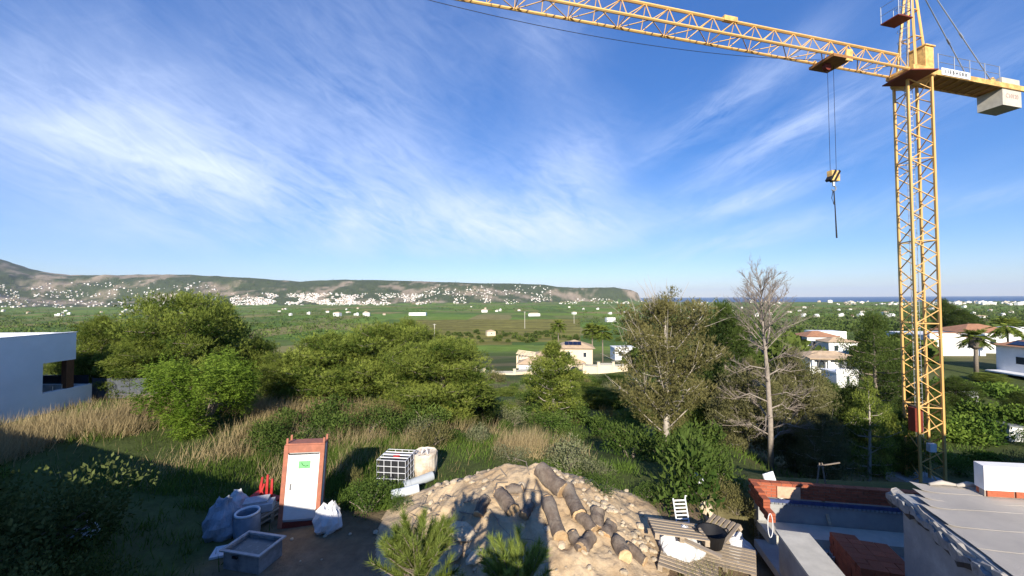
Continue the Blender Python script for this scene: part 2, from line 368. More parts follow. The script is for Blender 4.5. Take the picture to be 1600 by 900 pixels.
def make_sea():
    m = bpy.data.materials.new('sea_water'); m.use_nodes = True; k = NT(m.node_tree); p = k.n['Principled BSDF']
    p.inputs['Base Color'].default_value = (.012, .045, .13, 1); p.inputs['Roughness'].default_value = .35; p.inputs['Specular IOR Level'].default_value = .25
    g = k.node('ShaderNodeNewGeometry'); b = k.node('ShaderNodeBump'); b.inputs['Distance'].default_value = 3; b.inputs['Strength'].default_value = .8
    k.l.new(k.noise(g.outputs['Position'], .05, 6, .7), b.inputs['Height']); k.l.new(b.outputs[0], p.inputs['Normal'])
    V = []; T = []; n = 90
    for r in (2500, 6000, 15000, 45000):
        for q in range(n + 1):
            a = R(-100 + 200 * q / n); V.append((r * math.sin(a), r * math.cos(a), SEA_Z))
    for i in range(3):
        for q in range(n): a = i * (n + 1) + q; T += [(a, a + n + 1, a + n + 2), (a, a + n + 2, a + 1)]
    obj('sea', fast_mesh('sea', V, T, m), kind='structure')
make_sea()

def make_haze():
    m = bpy.data.materials.new('haze_air'); m.use_nodes = True; k = NT(m.node_tree); k.n.clear()
    v = k.node('ShaderNodeVolumePrincipled'); v.inputs['Color'].default_value = (.72, .84, 1, 1); v.inputs['Density'].default_value = 2.6e-5
    v.inputs['Anisotropy'].default_value = .0
    o = k.node('ShaderNodeOutputMaterial'); k.l.new(v.outputs[0], o.inputs['Volume'])
    b = MB().box((0, 21000, 450), (90000, 52000, 1024)); obj('haze', b.mesh('haze', m), kind='stuff')
make_haze()

# ------------------------------------------------------------------ spoil heap
def make_mound():
    xs = np.arange(-4.3, 4.8, .05); ys = np.arange(6.9, 13.7, .05); X, Y = np.meshgrid(xs, ys)
    h = mound_h(X, Y); Z = H(X, Y) + np.where(h > .015, h, -.12); n, m = X.shape
    V = np.stack([X, Y, Z], -1).reshape(-1, 3); i = np.arange(n - 1)[:, None] * m; j = np.arange(m - 1)[None]
    a = (i + j).ravel(); T = np.concatenate([np.stack([a, a + 1, a + m + 1], 1), np.stack([a, a + m + 1, a + m], 1)])
    keep = (h.ravel()[T] > .002).any(1)
    soil = mat('sandy_spoil', (.50, .38, .24), .97, .3, 2.2, bump=1, bscale=14, col2=(.36, .255, .15))
    me = fast_mesh('spoil_heap', V, T[keep], soil)
    root = thing('spoil_heap', (0, 0, 0), 'heap of pale sandy soil with logs lying on its near slope', 'soil heap')
    obj('soil', me, root)
    rockv = []
    for s in range(5):
        b = MB(); rr = np.random.default_rng(s); b.lathe([(.05, -.5), (.75, -.42), (1, -.05), (.86, .35), (.45, .62), (.02, .7)], 8)
        b.v = [tuple(np.array(p) * (1 + .28 * (rr.random() - .5)) * np.array([1, .8, .7])) for p in b.v]; rockv.append(b.mesh('stone', stone_m))
    for q in range(280):
        x = RNG.uniform(-3.2, 3.6); y = RNG.uniform(8.0, 12.6)
        if q % 3 == 0: x = RNG.uniform(1.2, 3.6); y = 11.2 - (x - 1.2) * .9 + RNG.normal(0, .35)
        if mound_h(np.array(x), np.array(y)) < .03: continue
        s = .022 + .11 * RNG.random() ** 2.4
        o = obj('stone', rockv[q % 5], root, (x, y, hz(x, y) + s * .25)); o.scale = (s, s, s * 1.1); o.rotation_euler = (RNG.uniform(-.4, .4), RNG.uniform(-.4, .4), RNG.uniform(0, 6))
    for q in range(60):                      # loose stones on the yard
        x = RNG.uniform(-6.5, 4.5); y = RNG.uniform(7.6, 11); s = .025 + .07 * RNG.random() ** 2
        if mound_h(np.array(x), np.array(y)) > .02: continue
        o = obj('loose_stone', rockv[q % 5], None, (x, y, hz(x, y) + s * .25), label='small pale stone lying loose on the yard soil', cat='stone', group='loose stones on the yard')
        o.scale = (s, s, s); o.rotation_euler = (0, 0, RNG.uniform(0, 6))
    for (x, y, s, lb) in ((722, 838, .30, 'pale boulder beside the heap right of the leafy pine sapling'), (712, 868, .22, 'grey boulder in shade beside the pine sapling'),
                          (742, 875, .2, 'small shaded boulder between the two pine saplings')):
        p = g1(x, y); o = obj('boulder', rockv[int(s * 100) % 5], None, (p[0], p[1], p[2] + s * .3), label=lb, cat='boulder'); o.scale = (s * 1.2, s, s); o.rotation_euler = (.2, .1, s * 20)
make_mound()

# ------------------------------------------------------------------ foliage makers
def unit(n, rng):
    v = rng.normal(size=(n, 3)); return v / np.linalg.norm(v, axis=1, keepdims=True)
def blades(P, Dr, L, Wd, rng):
    """thin triangles: base P, direction Dr, length L, width Wd"""
    n = len(P); w = np.cross(Dr, unit(n, rng)); w /= np.maximum(np.linalg.norm(w, axis=1, keepdims=True), 1e-6)
    w *= (np.broadcast_to(Wd, (n,)) / 2)[:, None]; L = np.broadcast_to(L, (n,))[:, None]
    V = np.stack([P - w, P + w, P + Dr * L], 1).reshape(-1, 3); return V, np.arange(3 * n).reshape(-1, 3)
def leaves(P, Dr, L, Wd, rng):
    n = len(P); w = np.cross(Dr, unit(n, rng)); w /= np.maximum(np.linalg.norm(w, axis=1, keepdims=True), 1e-6)
    w *= (np.broadcast_to(Wd, (n,)) / 2)[:, None]; L = np.broadcast_to(L, (n,))[:, None]; M = P + Dr * L * .45
    V = np.stack([P, M + w, P + Dr * L, M - w], 1).reshape(-1, 3); b = np.arange(n)[:, None] * 4
    return V, np.concatenate([b + [[0, 1, 2]], b + [[0, 2, 3]]])
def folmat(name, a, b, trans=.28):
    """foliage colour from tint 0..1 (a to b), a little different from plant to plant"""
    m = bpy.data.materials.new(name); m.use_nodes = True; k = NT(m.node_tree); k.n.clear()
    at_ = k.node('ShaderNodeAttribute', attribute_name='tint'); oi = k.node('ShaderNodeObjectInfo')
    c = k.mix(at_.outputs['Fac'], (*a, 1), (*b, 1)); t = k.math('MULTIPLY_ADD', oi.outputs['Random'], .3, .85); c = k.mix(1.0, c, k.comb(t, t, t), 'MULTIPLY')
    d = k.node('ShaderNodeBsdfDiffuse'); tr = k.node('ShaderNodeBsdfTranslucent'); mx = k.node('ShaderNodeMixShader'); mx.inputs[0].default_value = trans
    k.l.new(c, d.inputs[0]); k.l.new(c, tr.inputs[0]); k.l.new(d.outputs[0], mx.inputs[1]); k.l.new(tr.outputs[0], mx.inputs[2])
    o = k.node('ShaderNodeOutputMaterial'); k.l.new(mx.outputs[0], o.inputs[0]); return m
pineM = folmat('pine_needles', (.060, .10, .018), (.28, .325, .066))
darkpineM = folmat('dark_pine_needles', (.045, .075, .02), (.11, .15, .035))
oliveM = folmat('sparse_olive_needles', (.13, .125, .045), (.23, .21, .085))
brownM = folmat('dying_brown_needles', (.13, .13, .055), (.24, .23, .10))
brightM = folmat('bright_green_leaves', (.11, .19, .022), (.24, .34, .05), .4)
shrubM = folmat('shrub_leaves', (.045, .085, .018), (.12, .17, .04))
silverM = folmat('silvery_shrub_leaves', (.13, .14, .07), (.25, .26, .14))
dryM = folmat('dry_grass_straw', (.26, .20, .10), (.50, .40, .22), .3)
greenM = folmat('green_grass_blades', (.06, .11, .018), (.16, .24, .045), .35)
saplingM = folmat('sapling_needles', (.13, .18, .03), (.30, .36, .09), .35)
hazelM = folmat('far_tree_foliage', (.05, .085, .02), (.13, .175, .045), .15)

def branchset(rng, h, rad, cb, nb, top_round=.55, up=.25):
    """limbs of a crown: list of polylines, from the trunk to a dome-shaped envelope"""
    out = []
    for i in range(nb):
        t = (i + rng.random()) / nb; z0 = h * (cb + (1 - cb) * t * .93); a = i * 2.4 + rng.normal(0, .4)
        env = rad * (math.sin(math.pi * min(max((t * .86 + .16), 0), 1)) ** top_round) * rng.uniform(.72, 1.08)
        if t > .93: env *= .6
        p0 = np.array([0, 0, z0]); dirn = np.array([math.cos(a), math.sin(a), up * rng.uniform(.2, 1.6)])
        p1 = p0 + dirn * env * .5 + [0, 0, -.02 * env]; p2 = p0 + dirn * env + [0, 0, env * .12 * rng.uniform(-.5, 1.5)]
        out.append((p0, p1, p2, env))
    return out
def pine(seed, h, rad, cb=.22, nb=34, clump=.62, per=58, nl=.17, nw=.026, m=None, bark=None, twigs=0, top_round=.55, up=.25, fill=1.0, lean=0.0, needles=6):
    rng = np.random.default_rng(seed); B = MB(); bend = rng.normal(0, .03, 2) * h
    tp = [(bend[0] * math.sin(t * 2.2) + lean * t * h, bend[1] * math.sin(t * 2.6), h * t) for t in (0, .25, .5, .75, .97)]
    r0 = h * .018 + .03; B.tube(tp, [r0 * 1.25, r0, r0 * .75, r0 * .45, r0 * .12], 8)
    tx = lambda z: np.array([np.interp(z, [p[2] for p in tp], [p[0] for p in tp]), np.interp(z, [p[2] for p in tp], [p[1] for p in tp]), 0])
    br = branchset(rng, h, rad, cb, nb, top_round, up); cl = []
    for p0, p1, p2, env in br:
        o = tx(p0[2]); p0, p1, p2 = p0 + o, p1 + o, p2 + o; rb = max(.012, r0 * .32 * (env / rad)); B.tube([p0, p1, p2], [rb, rb * .7, rb * .25], 5)
        ns = max(2, int(env / (clump * .62)))
        for s in range(ns):
            t = (s + .6) / ns
            if rng.random() > fill + .25 * t: continue
            q = p0 * (1 - t) ** 2 + 2 * p1 * t * (1 - t) + p2 * t * t
            side = np.cross(p2 - p0, [0, 0, 1]); side /= max(np.linalg.norm(side), 1e-6)
            for sg in ((-1, 1) if t > .3 else (rng.choice([-1, 1]),)):
                e = q + side * sg * env * .34 * t * rng.uniform(.3, 1.1) + [0, 0, rng.uniform(-.1, .28)]
                cl.append((e, clump * rng.uniform(.6, 1.1) * (.75 + .35 * t)))
                B.tube([q, (q + e) / 2 + [0, 0, .04], e], [rb * .4, rb * .3, .006], 4)
        cl.append((p2, clump * rng.uniform(.6, 1.0)))
    cl.append((np.array(tp[-1]), clump * .8))
    for i in range(twigs):                   # bare pale twigs poking out of the crown
        p0, p1, p2, env = br[rng.integers(len(br))]; o = tx(p0[2]); q = (p1 * .6 + p2 * .4) + o; d = (p2 - p0); d = d / max(np.linalg.norm(d), .01) + rng.normal(0, .35, 3) + [0, 0, .35]
        L = rng.uniform(.5, 1.3); B.tube([q, q + d * L * .5, q + d * L + [0, 0, .1]], [.016, .011, .004], 4)
    V = []; T = []; tint = []; nV = 0
    for c, r in cl:
        n = max(6, int(per * (r / clump) ** 2)); u = unit(n, rng) * (rng.random((n, 1)) ** .38); P = c + u * [r, r, r * .66]
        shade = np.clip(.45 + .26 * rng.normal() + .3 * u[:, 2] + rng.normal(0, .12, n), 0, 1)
        D0 = u * .7 + unit(n, rng) * .55 + [0, 0, .38]; D0 /= np.linalg.norm(D0, axis=1, keepdims=True)
        Pn = np.repeat(P, needles, 0); Dn = np.repeat(D0, needles, 0) + unit(n * needles, rng) * .62; Dn /= np.linalg.norm(Dn, axis=1, keepdims=True)
        v, t = blades(Pn, Dn, nl * rng.uniform(.6, 1.25, n * needles), nw, rng); V.append(v); T.append(t + nV); nV += len(v)
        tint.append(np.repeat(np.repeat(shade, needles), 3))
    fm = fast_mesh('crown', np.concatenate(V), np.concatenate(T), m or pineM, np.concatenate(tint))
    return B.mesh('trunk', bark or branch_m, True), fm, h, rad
def bush(seed, r=1.0, n=900, L=.11, Wd=.05, m=None, up=.4, lobes=9, flat=.8, stems=True):
    rng = np.random.default_rng(seed); C = [np.array([0, 0, .45 * r])]; Rr = [.6 * r]
    for i in range(lobes): a = rng.uniform(0, 6.28); q = rng.uniform(.3, .72) * r; C.append(np.array([math.cos(a) * q, math.sin(a) * q, rng.uniform(.25, .85) * r * flat])); Rr.append(rng.uniform(.28, .48) * r)
    P = []; U = []; tn = []
    for c, q in zip(C, Rr):
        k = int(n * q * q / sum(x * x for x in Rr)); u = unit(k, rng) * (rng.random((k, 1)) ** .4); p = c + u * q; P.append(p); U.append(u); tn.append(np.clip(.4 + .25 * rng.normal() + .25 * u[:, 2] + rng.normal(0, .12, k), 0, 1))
    P = np.concatenate(P); U = np.concatenate(U); tn = np.concatenate(tn); P[:, 2] = np.abs(P[:, 2]) + .02
    Dr = U * .8 + unit(len(P), rng) * .8 + [0, 0, up]; Dr /= np.linalg.norm(Dr, axis=1, keepdims=True)
    V, T = leaves(P, Dr, L * rng.uniform(.6, 1.3, len(P)), Wd, rng)
    st = MB()
    for i in range(7): c = C[1 + i % lobes]; st.tube([(0, 0, -.1), c * .5 + [0, 0, .05], c], [.03 * r, .02 * r, .008], 4)
    return st.mesh('stem', branch_m), fast_mesh('foliage', V, T, m or shrubM, np.repeat(tn, 4)), r, r
def plant(name, v, loc, label, cat, s=1.0, sz=None, rz=0.0, group=None, parts=('trunk', 'crown')):
    t = thing(name, loc, label, cat, rz, group); t.scale = (s, s, sz or s)
    obj(parts[0], v[0], t); obj(parts[1], v[1], t); return t
def grow(name, v, x, ytop, depth, wpx, label, cat='tree', rz=0.0, group=None, parts=('trunk', 'crown'), base=None):
    """stand a plant on the ground at a depth so that its top reaches ytop and its width covers wpx in the photo"""
    p = at(x, ytop, depth); gz = hz(p[0], p[1]) if base is None else base; hgt = p[2] - gz; wid = wpx / F * depth / math.hypot(1, (x - 800) / F) * 1.05
    return plant(name, v, (p[0], p[1], gz - .05), label, cat, wid / (2 * v[3]), hgt / v[2], rz, group, parts)

KW = dict(per=72, needles=6, nl=.25, nw=.029)
VA = pine(1, 7, 3.0, 0.03, 44, clump=.78, up=.3, **KW); VB = pine(2, 7, 3.0, 0.03, 46, clump=.72, up=.42, **KW); VC = pine(3, 7, 3.2, 0.06, 42, clump=.9, top_round=.42, up=.3, **KW)
VD = pine(4, 7, 2.7, 0.04, 42, m=darkpineM, clump=.8, up=.2, **KW); VE = pine(5, 7.5, 2.6, .1, 40, m=oliveM, bark=palebark, twigs=170, clump=.58, per=62, up=.75, fill=1.0)
VF = pine(6, 4.5, 1.5, .04, 46, clump=.40, per=44, up=.35, top_round=.9, bark=palebark, fill=.7); VG = pine(8, 6, 2.8, .06, 46, m=brownM, clump=.66, per=72, bark=palebark, twigs=40, up=.05, fill=.75)
VH = pine(9, 7, 2.7, .1, 36, m=darkpineM, clump=.85, per=70, up=.12, top_round=.8, fill=.85)
VY = pine(10, 6, 2.2, .12, 26, m=pineM, bark=palebark, clump=.42, per=34, up=.15, top_round=1.0, fill=.55)
PN = 'pine_tree'
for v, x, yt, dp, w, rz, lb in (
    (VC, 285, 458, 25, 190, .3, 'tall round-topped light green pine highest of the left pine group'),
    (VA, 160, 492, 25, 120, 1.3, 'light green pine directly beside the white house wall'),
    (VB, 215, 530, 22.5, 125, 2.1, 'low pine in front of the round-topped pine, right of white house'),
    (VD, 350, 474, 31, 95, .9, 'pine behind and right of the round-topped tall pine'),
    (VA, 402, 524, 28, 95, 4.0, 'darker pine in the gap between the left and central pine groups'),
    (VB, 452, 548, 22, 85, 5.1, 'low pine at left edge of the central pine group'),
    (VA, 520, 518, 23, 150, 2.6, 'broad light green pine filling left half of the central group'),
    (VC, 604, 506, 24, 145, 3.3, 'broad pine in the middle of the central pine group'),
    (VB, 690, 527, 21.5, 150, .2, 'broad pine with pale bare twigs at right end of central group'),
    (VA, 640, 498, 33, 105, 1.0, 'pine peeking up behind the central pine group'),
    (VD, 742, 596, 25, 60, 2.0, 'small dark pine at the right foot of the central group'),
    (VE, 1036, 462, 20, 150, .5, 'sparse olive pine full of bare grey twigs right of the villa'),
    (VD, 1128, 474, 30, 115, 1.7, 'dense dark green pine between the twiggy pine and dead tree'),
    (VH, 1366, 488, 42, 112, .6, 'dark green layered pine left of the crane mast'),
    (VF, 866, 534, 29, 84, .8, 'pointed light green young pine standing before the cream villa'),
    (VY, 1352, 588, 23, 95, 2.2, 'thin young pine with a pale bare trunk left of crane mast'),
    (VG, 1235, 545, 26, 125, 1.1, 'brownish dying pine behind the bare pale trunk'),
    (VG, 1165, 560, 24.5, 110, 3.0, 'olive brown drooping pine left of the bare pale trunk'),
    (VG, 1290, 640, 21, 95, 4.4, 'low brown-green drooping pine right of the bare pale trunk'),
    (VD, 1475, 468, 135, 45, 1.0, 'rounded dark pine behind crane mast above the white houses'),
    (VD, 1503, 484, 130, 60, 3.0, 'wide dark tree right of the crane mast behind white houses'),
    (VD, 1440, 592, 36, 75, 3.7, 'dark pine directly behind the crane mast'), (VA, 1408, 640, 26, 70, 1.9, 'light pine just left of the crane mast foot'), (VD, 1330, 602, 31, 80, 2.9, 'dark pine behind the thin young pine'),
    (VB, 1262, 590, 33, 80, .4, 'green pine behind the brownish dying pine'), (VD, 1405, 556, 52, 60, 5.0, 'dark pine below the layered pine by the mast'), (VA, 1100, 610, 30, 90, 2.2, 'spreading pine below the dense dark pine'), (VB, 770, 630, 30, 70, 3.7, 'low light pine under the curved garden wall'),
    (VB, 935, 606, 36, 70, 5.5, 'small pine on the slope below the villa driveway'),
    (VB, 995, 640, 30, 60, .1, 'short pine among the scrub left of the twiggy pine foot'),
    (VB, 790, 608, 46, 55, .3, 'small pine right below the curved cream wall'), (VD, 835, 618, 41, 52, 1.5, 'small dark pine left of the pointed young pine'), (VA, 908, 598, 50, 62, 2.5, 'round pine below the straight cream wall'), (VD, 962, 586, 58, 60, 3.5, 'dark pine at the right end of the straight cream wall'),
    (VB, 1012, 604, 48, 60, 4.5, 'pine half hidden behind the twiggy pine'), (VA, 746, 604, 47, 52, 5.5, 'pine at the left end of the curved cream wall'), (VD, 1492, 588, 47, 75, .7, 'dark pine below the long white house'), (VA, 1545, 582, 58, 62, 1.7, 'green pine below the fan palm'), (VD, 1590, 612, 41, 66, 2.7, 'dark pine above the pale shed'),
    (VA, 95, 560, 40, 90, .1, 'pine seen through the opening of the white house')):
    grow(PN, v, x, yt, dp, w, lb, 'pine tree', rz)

def dead_tree():
    rng = np.random.default_rng(12); p = at(1204, 704, 22); gz = hz(p[0], p[1]); top = at(1197, 425, 22)[2] - gz; B = MB(); h = top
    tr = [(0, 0, -.1), (.02, 0, h * .25), (-.08, .02, h * .5), (-.2, 0, h * .63), (-.32, 0, h * .8), (-.34, 0, h * .97)]
    B.tube(tr, [.16, .135, .11, .08, .045, .012], 9); tx = lambda z: np.interp(z, [q[2] for q in tr], [q[0] for q in tr])
    B.tube([(tx(h * .6), 0, h * .6), (.12, .05, h * .7), (.16, .05, h * .85), (.2, 0, h * .95)], [.07, .055, .035, .01], 7)
    Tw = MB()
    def limb(p0, d, L, r, depth):
        d = d / np.linalg.norm(d); mid = p0 + d * L * .5 + [0, 0, .10 * L]; end = p0 + d * L + [0, 0, (-.16 if depth == 0 and p0[2] < h * .55 else .10) * L] + rng.normal(0, .04 * L, 3)
        (B if depth == 0 else Tw).tube([p0, mid, end], [r, r * .65, r * .25], 5 if depth == 0 else 4)
        if depth < 3:
            for i in range((9, 6, 4)[depth]):
                t = rng.uniform(.25, 1); q = p0 * (1 - t) ** 2 + 2 * mid * t * (1 - t) + end * t * t
                limb(q, d + rng.normal(0, .5, 3) + [0, 0, .15], L * rng.uniform(.3, .5), r * .42, depth + 1)
    for i in range(15):
        z = h * (.14 + .5 * i / 15); a = i * 2.5 + .4; L = rng.uniform(1.3, 2.5) * (1 - .25 * i / 15)
        limb(np.array([tx(z), 0, z]), np.array([math.cos(a), math.sin(a) * .7, rng.uniform(-.05, .5)]), L, .045, 0)
    for i in range(34):
        z = h * (.60 + .33 * i / 34); a = i * 2.4; L = rng.uniform(1.3, 2.3) * (1.15 - .45 * i / 34)
        limb(np.array([tx(z), 0, z]), np.array([math.cos(a), math.sin(a), rng.uniform(.6, 1.3)]), L, .03, 0)
    t = thing('dead_tree', (p[0], p[1], gz), 'tall dead pine with bare pale trunk and grey twiggy top', 'dead tree')
    part('trunk', B, mat('grey_dead_bark', (.31, .265, .22), .95, .3, 6, bump=.4), t, True); part('twigs', Tw, mat('grey_twigs', (.24, .20, .165), .95, .2, 4), t)
dead_tree()
def locust():
    rng = np.random.default_rng(31); h = 4.2; B = MB(); C = []
    for i in range(9):
        a = i * 2.4; e = np.array([math.cos(a) * rng.uniform(.8, 2.1), math.sin(a) * rng.uniform(.8, 2.0), rng.uniform(1.4, 3.7)]); B.tube([(0, 0, -.1), e * .45 + [0, 0, .2], e], [.09, .06, .015], 5); C.append((e, rng.uniform(.7, 1.1)))
    for i in range(26):
        u = unit(1, rng)[0]; e = np.array([u[0] * 2.2, u[1] * 2.0, 2.1 + u[2] * 1.75]); C.append((e, rng.uniform(.45, .85)))
    V = []; T = []; tn = []; k = 0
    for c, r in C:
        n = int(150 * r * r) + 30; u = unit(n, rng) * rng.random((n, 1)) ** .35; P = c + u * r * [1, 1, .8]; P[:, 2] = np.maximum(P[:, 2], .1); Dv = u + unit(n, rng) * .7 + [0, 0, -.12]; Dv /= np.linalg.norm(Dv, axis=1, keepdims=True)
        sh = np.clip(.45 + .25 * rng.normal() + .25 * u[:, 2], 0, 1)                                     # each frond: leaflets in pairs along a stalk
        for s in range(5):
            Q = P + Dv * .09 * s; sd = np.cross(Dv, [0, 0, 1.]); sd /= np.maximum(np.linalg.norm(sd, axis=1, keepdims=True), .01)
            for sg in (-1, 1):
                L_ = sd * sg + Dv * .45; L_ /= np.linalg.norm(L_, axis=1, keepdims=True); v, t = leaves(Q, L_, .12 * rng.uniform(.7, 1.2, n), .05, rng); V.append(v); T.append(t + k); k += len(v); tn.append(np.repeat(sh, 4))
    return B.mesh('trunk', branch_m), fast_mesh('crown', np.concatenate(V), np.concatenate(T), brightM, np.concatenate(tn)), 4.2, 2.75
grow('broadleaf_tree', locust(), 318, 548, 17.2, 190, 'bright yellow-green broadleaf tree in front of the left pines', 'tree')
BU = [bush(40, 1, 1500), bush(41, 1, 1300, .14, .06), bush(42, 1, 1500, .09, .035, silverM, .7), bush(43, 1, 1400, .13, .07, up=.1), bush(44, 1, 1200, .16, .03, oliveM, .9), bush(45, 1, 2200, .075, .04)]
def shrub(i, x, y, wpx, label, group=None, hs=1.0, depth=None, name='shrub'):
    p = g1(x, y) if depth is None else at(x, y, depth); dp = p[1]; s = wpx / F * dp / 2
    return plant(name, BU[i], (p[0], p[1], hz(p[0], p[1]) - .05), label, 'shrub', s, s * hs, RNG.uniform(0, 6), group, ('stem', 'foliage'))
for i, x, y, w, hs, lb in (
    (1, 1070, 775, 130, 1.5, 'big dark green leafy shrub behind the pallets'), (1, 1120, 760, 80, 1.3, 'leafy green shrub left of the brick wall end'), (5, 1010, 780, 60, .8, 'low glossy green shrub at the right foot of the heap'),
    (1, 985, 715, 90, 1.1, 'dark leafy shrub below the twiggy pine'), (1, 1090, 705, 80, 1.2, 'broad leafed shrub between twiggy pine and pale trunk'), (2, 885, 735, 110, .8, 'silvery grey-green shrub behind the heap crest'),
    (2, 930, 745, 70, .7, 'small silvery shrub right of the heap crest'), (4, 1150, 800, 60, 1.1, 'olive grassy shrub left of the brick wall'), (4, 1185, 830, 50, .9, 'fine olive shrub at the pit edge'),
    (4, 1140, 775, 50, 1.0, 'wispy olive shrub above the white sack by pallets'), (5, 575, 800, 95, .9, 'low leafy green shrub between the sack and the pipes'), (5, 622, 795, 50, .6, 'small leafy plant under the lower pipe'),
    (4, 550, 765, 36, 2.0, 'dried reddish weed standing left of the wire cage'), (5, 945, 770, 70, .7, 'green weeds on the right shoulder of the heap'), (2, 745, 690, 60, .8, 'grey-green shrub under the central pines'),
    (2, 800, 720, 70, .6, 'dry grey scrub just behind the heap'), (5, 430, 715, 90, .7, 'bright green weeds left of the metal cabin'), (1, 510, 690, 90, .8, 'dark shrub behind the metal cabin')):
    shrub(i, x, y, w, lb, None, hs)
for q in range(13):
    x = 430 + q * 25 + RNG.uniform(-14, 14); y = RNG.uniform(660, 690); w = RNG.uniform(35, 90); i = (4, 1, 2, 0, 3, 4, 5)[q % 7]; shrub(i, x, y, w, 'scrubby shrub at the foot of the central pines', 'shrubs at the foot of the central pines', RNG.uniform(.45, 1.1))
SCR = ['dense small-leaved green scrub bush', 'broad-leaved green scrub bush', 'silvery grey scrub bush', 'rounded drooping green scrub bush', 'olive spiky scrub bush', 'fine-leaved low scrub bush']
for q in range(235):                        # undergrowth on the slope
    x = RNG.uniform(410, 1420); y = RNG.uniform(600, 735) if q < 125 else RNG.uniform(592, 668)
    if q >= 125: x = RNG.uniform(720, 1300)
    if y > 700 and 560 < x < 900: continue
    P, ok = ground(x, y); P = P[0]
    if P[1] < 16 or P[1] > 80: continue
    w = RNG.uniform(.5, 1.3) * (1 + max(P[1] - 25, 0) * .018); i = int(RNG.integers(0, 6)); plant('shrub', BU[i], (P[0], P[1], P[2] - .05), SCR[i] + (' on the slope below the central pines' if x < 750 else ' on the slope below the villa' if x < 1000 else ' on the slope around the dead tree'), 'shrub', w, w * RNG.uniform(.6, 1.1), RNG.uniform(0, 6), 'scrub on the slope', ('stem', 'foliage'))
for q in range(34):
    x = RNG.uniform(1240, 1640); y = RNG.uniform(618, 745); P, ok = ground(x, y, near=13); P = P[0]
    if P[1] < 14 or P[1] > 62 or (abs(P[0] - 26.5) < 1.6 and P[1] < 27): continue
    w = RNG.uniform(.7, 1.7); i = int(RNG.integers(0, 6)); plant('shrub', BU[i], (P[0], P[1], P[2] - .05), SCR[i] + ' on the shady ground near the crane mast', 'shrub', w, w * RNG.uniform(.6, 1.1), RNG.uniform(0, 6), 'scrub near the crane mast', ('stem', 'foliage'))
BIGB = bush(47, 1, 7000, .055, .03, folmat('privet_leaves', (.05, .075, .02), (.17, .20, .07)), .3, 16)
for x, y, dp, s, lb in ((20, 800, 8.6, 2.15, 'large small-leaved shrub in the lower left corner'), (70, 880, 7.6, 1.45, 'small-leaved shrub at the bottom edge left of tub'), (-60, 760, 9.5, 1.6, 'shrub cut off by the left edge of the picture')):
    p = at(x, y, dp); plant('shrub', BIGB, (p[0], p[1], hz(p[0], p[1]) - .05), lb, 'shrub', s, s * 1.0, x * .1, None, ('stem', 'foliage'))
HEDGE = bush(48, 1, 4200, .12, .07, folmat('laurel_leaves', (.05, .10, .02), (.16, .23, .04)), .3, 14)
for x, y, dp, s, lb in ((1500, 655, 36, 2.6, 'leafy green hedge bush right beside the crane mast'), (1545, 640, 38, 2.8, 'rounded green garden bush above the grey shed'), (1592, 640, 37, 2.6, 'green garden bush at the right picture edge'),
                        (1500, 720, 30, 1.8, 'shaded plant low behind the white upstand'), (1560, 715, 29, 1.7, 'dark plant in front of the grey shed'), (1500, 600, 55, 3.5, 'dark hedge below the palm tree'), (1570, 606, 52, 3.6, 'brownish hedge below the shaded white house'), (1530, 605, 56, 3.4, 'dark hedge between palm and shaded house')):
    p = at(x, y, dp); z = hz(p[0], p[1]); plant('shrub', HEDGE, (p[0], p[1], p[2] - s * .9), lb, 'shrub', s, s, x * .1, None, ('stem', 'foliage'))

# grass: straw and green blades that nobody could count
def grass(name, label, poly, n, L, Wd, m, clump=.0, seed=1, lean=.35, cond=None):
    rng = np.random.default_rng(seed); (x0, x1, y0, y1) = poly; X = rng.uniform(x0, x1, n); Y = rng.uniform(y0, y1, n)
    f = fbm(X * .5, Y * .5, 3, seed + 70); f3 = fbm(X * .22 + 9, Y * .3, 3, seed + 50); keep = rng.random(n) < np.clip((f - .40) * 6, .04, 1) * np.clip((f3 - .30) * 5, .15, 1)
    if cond is not None: keep &= cond(X, Y)
    X, Y, f, f3 = X[keep], Y[keep], f[keep], f3[keep]; P = np.stack([X, Y, HM(X, Y) - .03], 1); Dr = rng.normal(0, lean, (len(X), 3)); Dr[:, 2] = 1; Dr[:, 0] += .18; Dr /= np.linalg.norm(Dr, axis=1, keepdims=True)
    V, T = blades(P, Dr, L * rng.uniform(.25, 1.25, len(X)) * (.25 + 1.5 * f3), Wd, rng); tn = np.clip(.5 + rng.normal(0, .25, len(X)) + 1.6 * (f - .5), 0, 1)
    obj(name, fast_mesh(name, V, T, m, np.repeat(tn, 3)), label=label, cat='grass', kind='stuff')
nopit = lambda X, Y: ~((pit_u(X, Y) > PITX0 - .2) & (Y < 12.2)) & (mound_h(X, Y) < .05)
grass('dry_grass', 'tall dry straw grass on the left bank', (-24, -6, 12.2, 21.5), 70000, .9, .022, dryM, seed=2, cond=lambda X, Y: (X < -7 + (Y - 12) * .1) | (Y > 14.5))
grass('dry_grass', 'dry straw grass behind the cabin and the wire cage', (-6.5, 3, 13.2, 19), 26000, .7, .02, dryM, seed=5, cond=nopit)
grass('green_grass', 'green grass on the bank left of the cabin', (-10, -3.5, 11.4, 17), 30000, .42, .024, greenM, seed=3, cond=nopit)
grass('green_grass', 'green weeds on the shady left ground', (-14, -6.5, 7.5, 14), 26000, .3, .024, greenM, seed=4)
grass('green_grass', 'green grass behind and right of the heap', (-3, 7.5, 10.5, 18), 30000, .32, .022, greenM, seed=6, cond=lambda X, Y: nopit(X, Y) & ((Y > 12.4) | (X > 2.4)))
grass('green_grass', 'grass on the wild slope below the pines', (-30, 40, 18, 75), 70000, .5, .05, greenM, seed=7)
grass('green_grass', 'green weeds growing through the dry straw on the left bank', (-24, -6, 12.0, 21.5), 42000, .42, .024, greenM, seed=13)
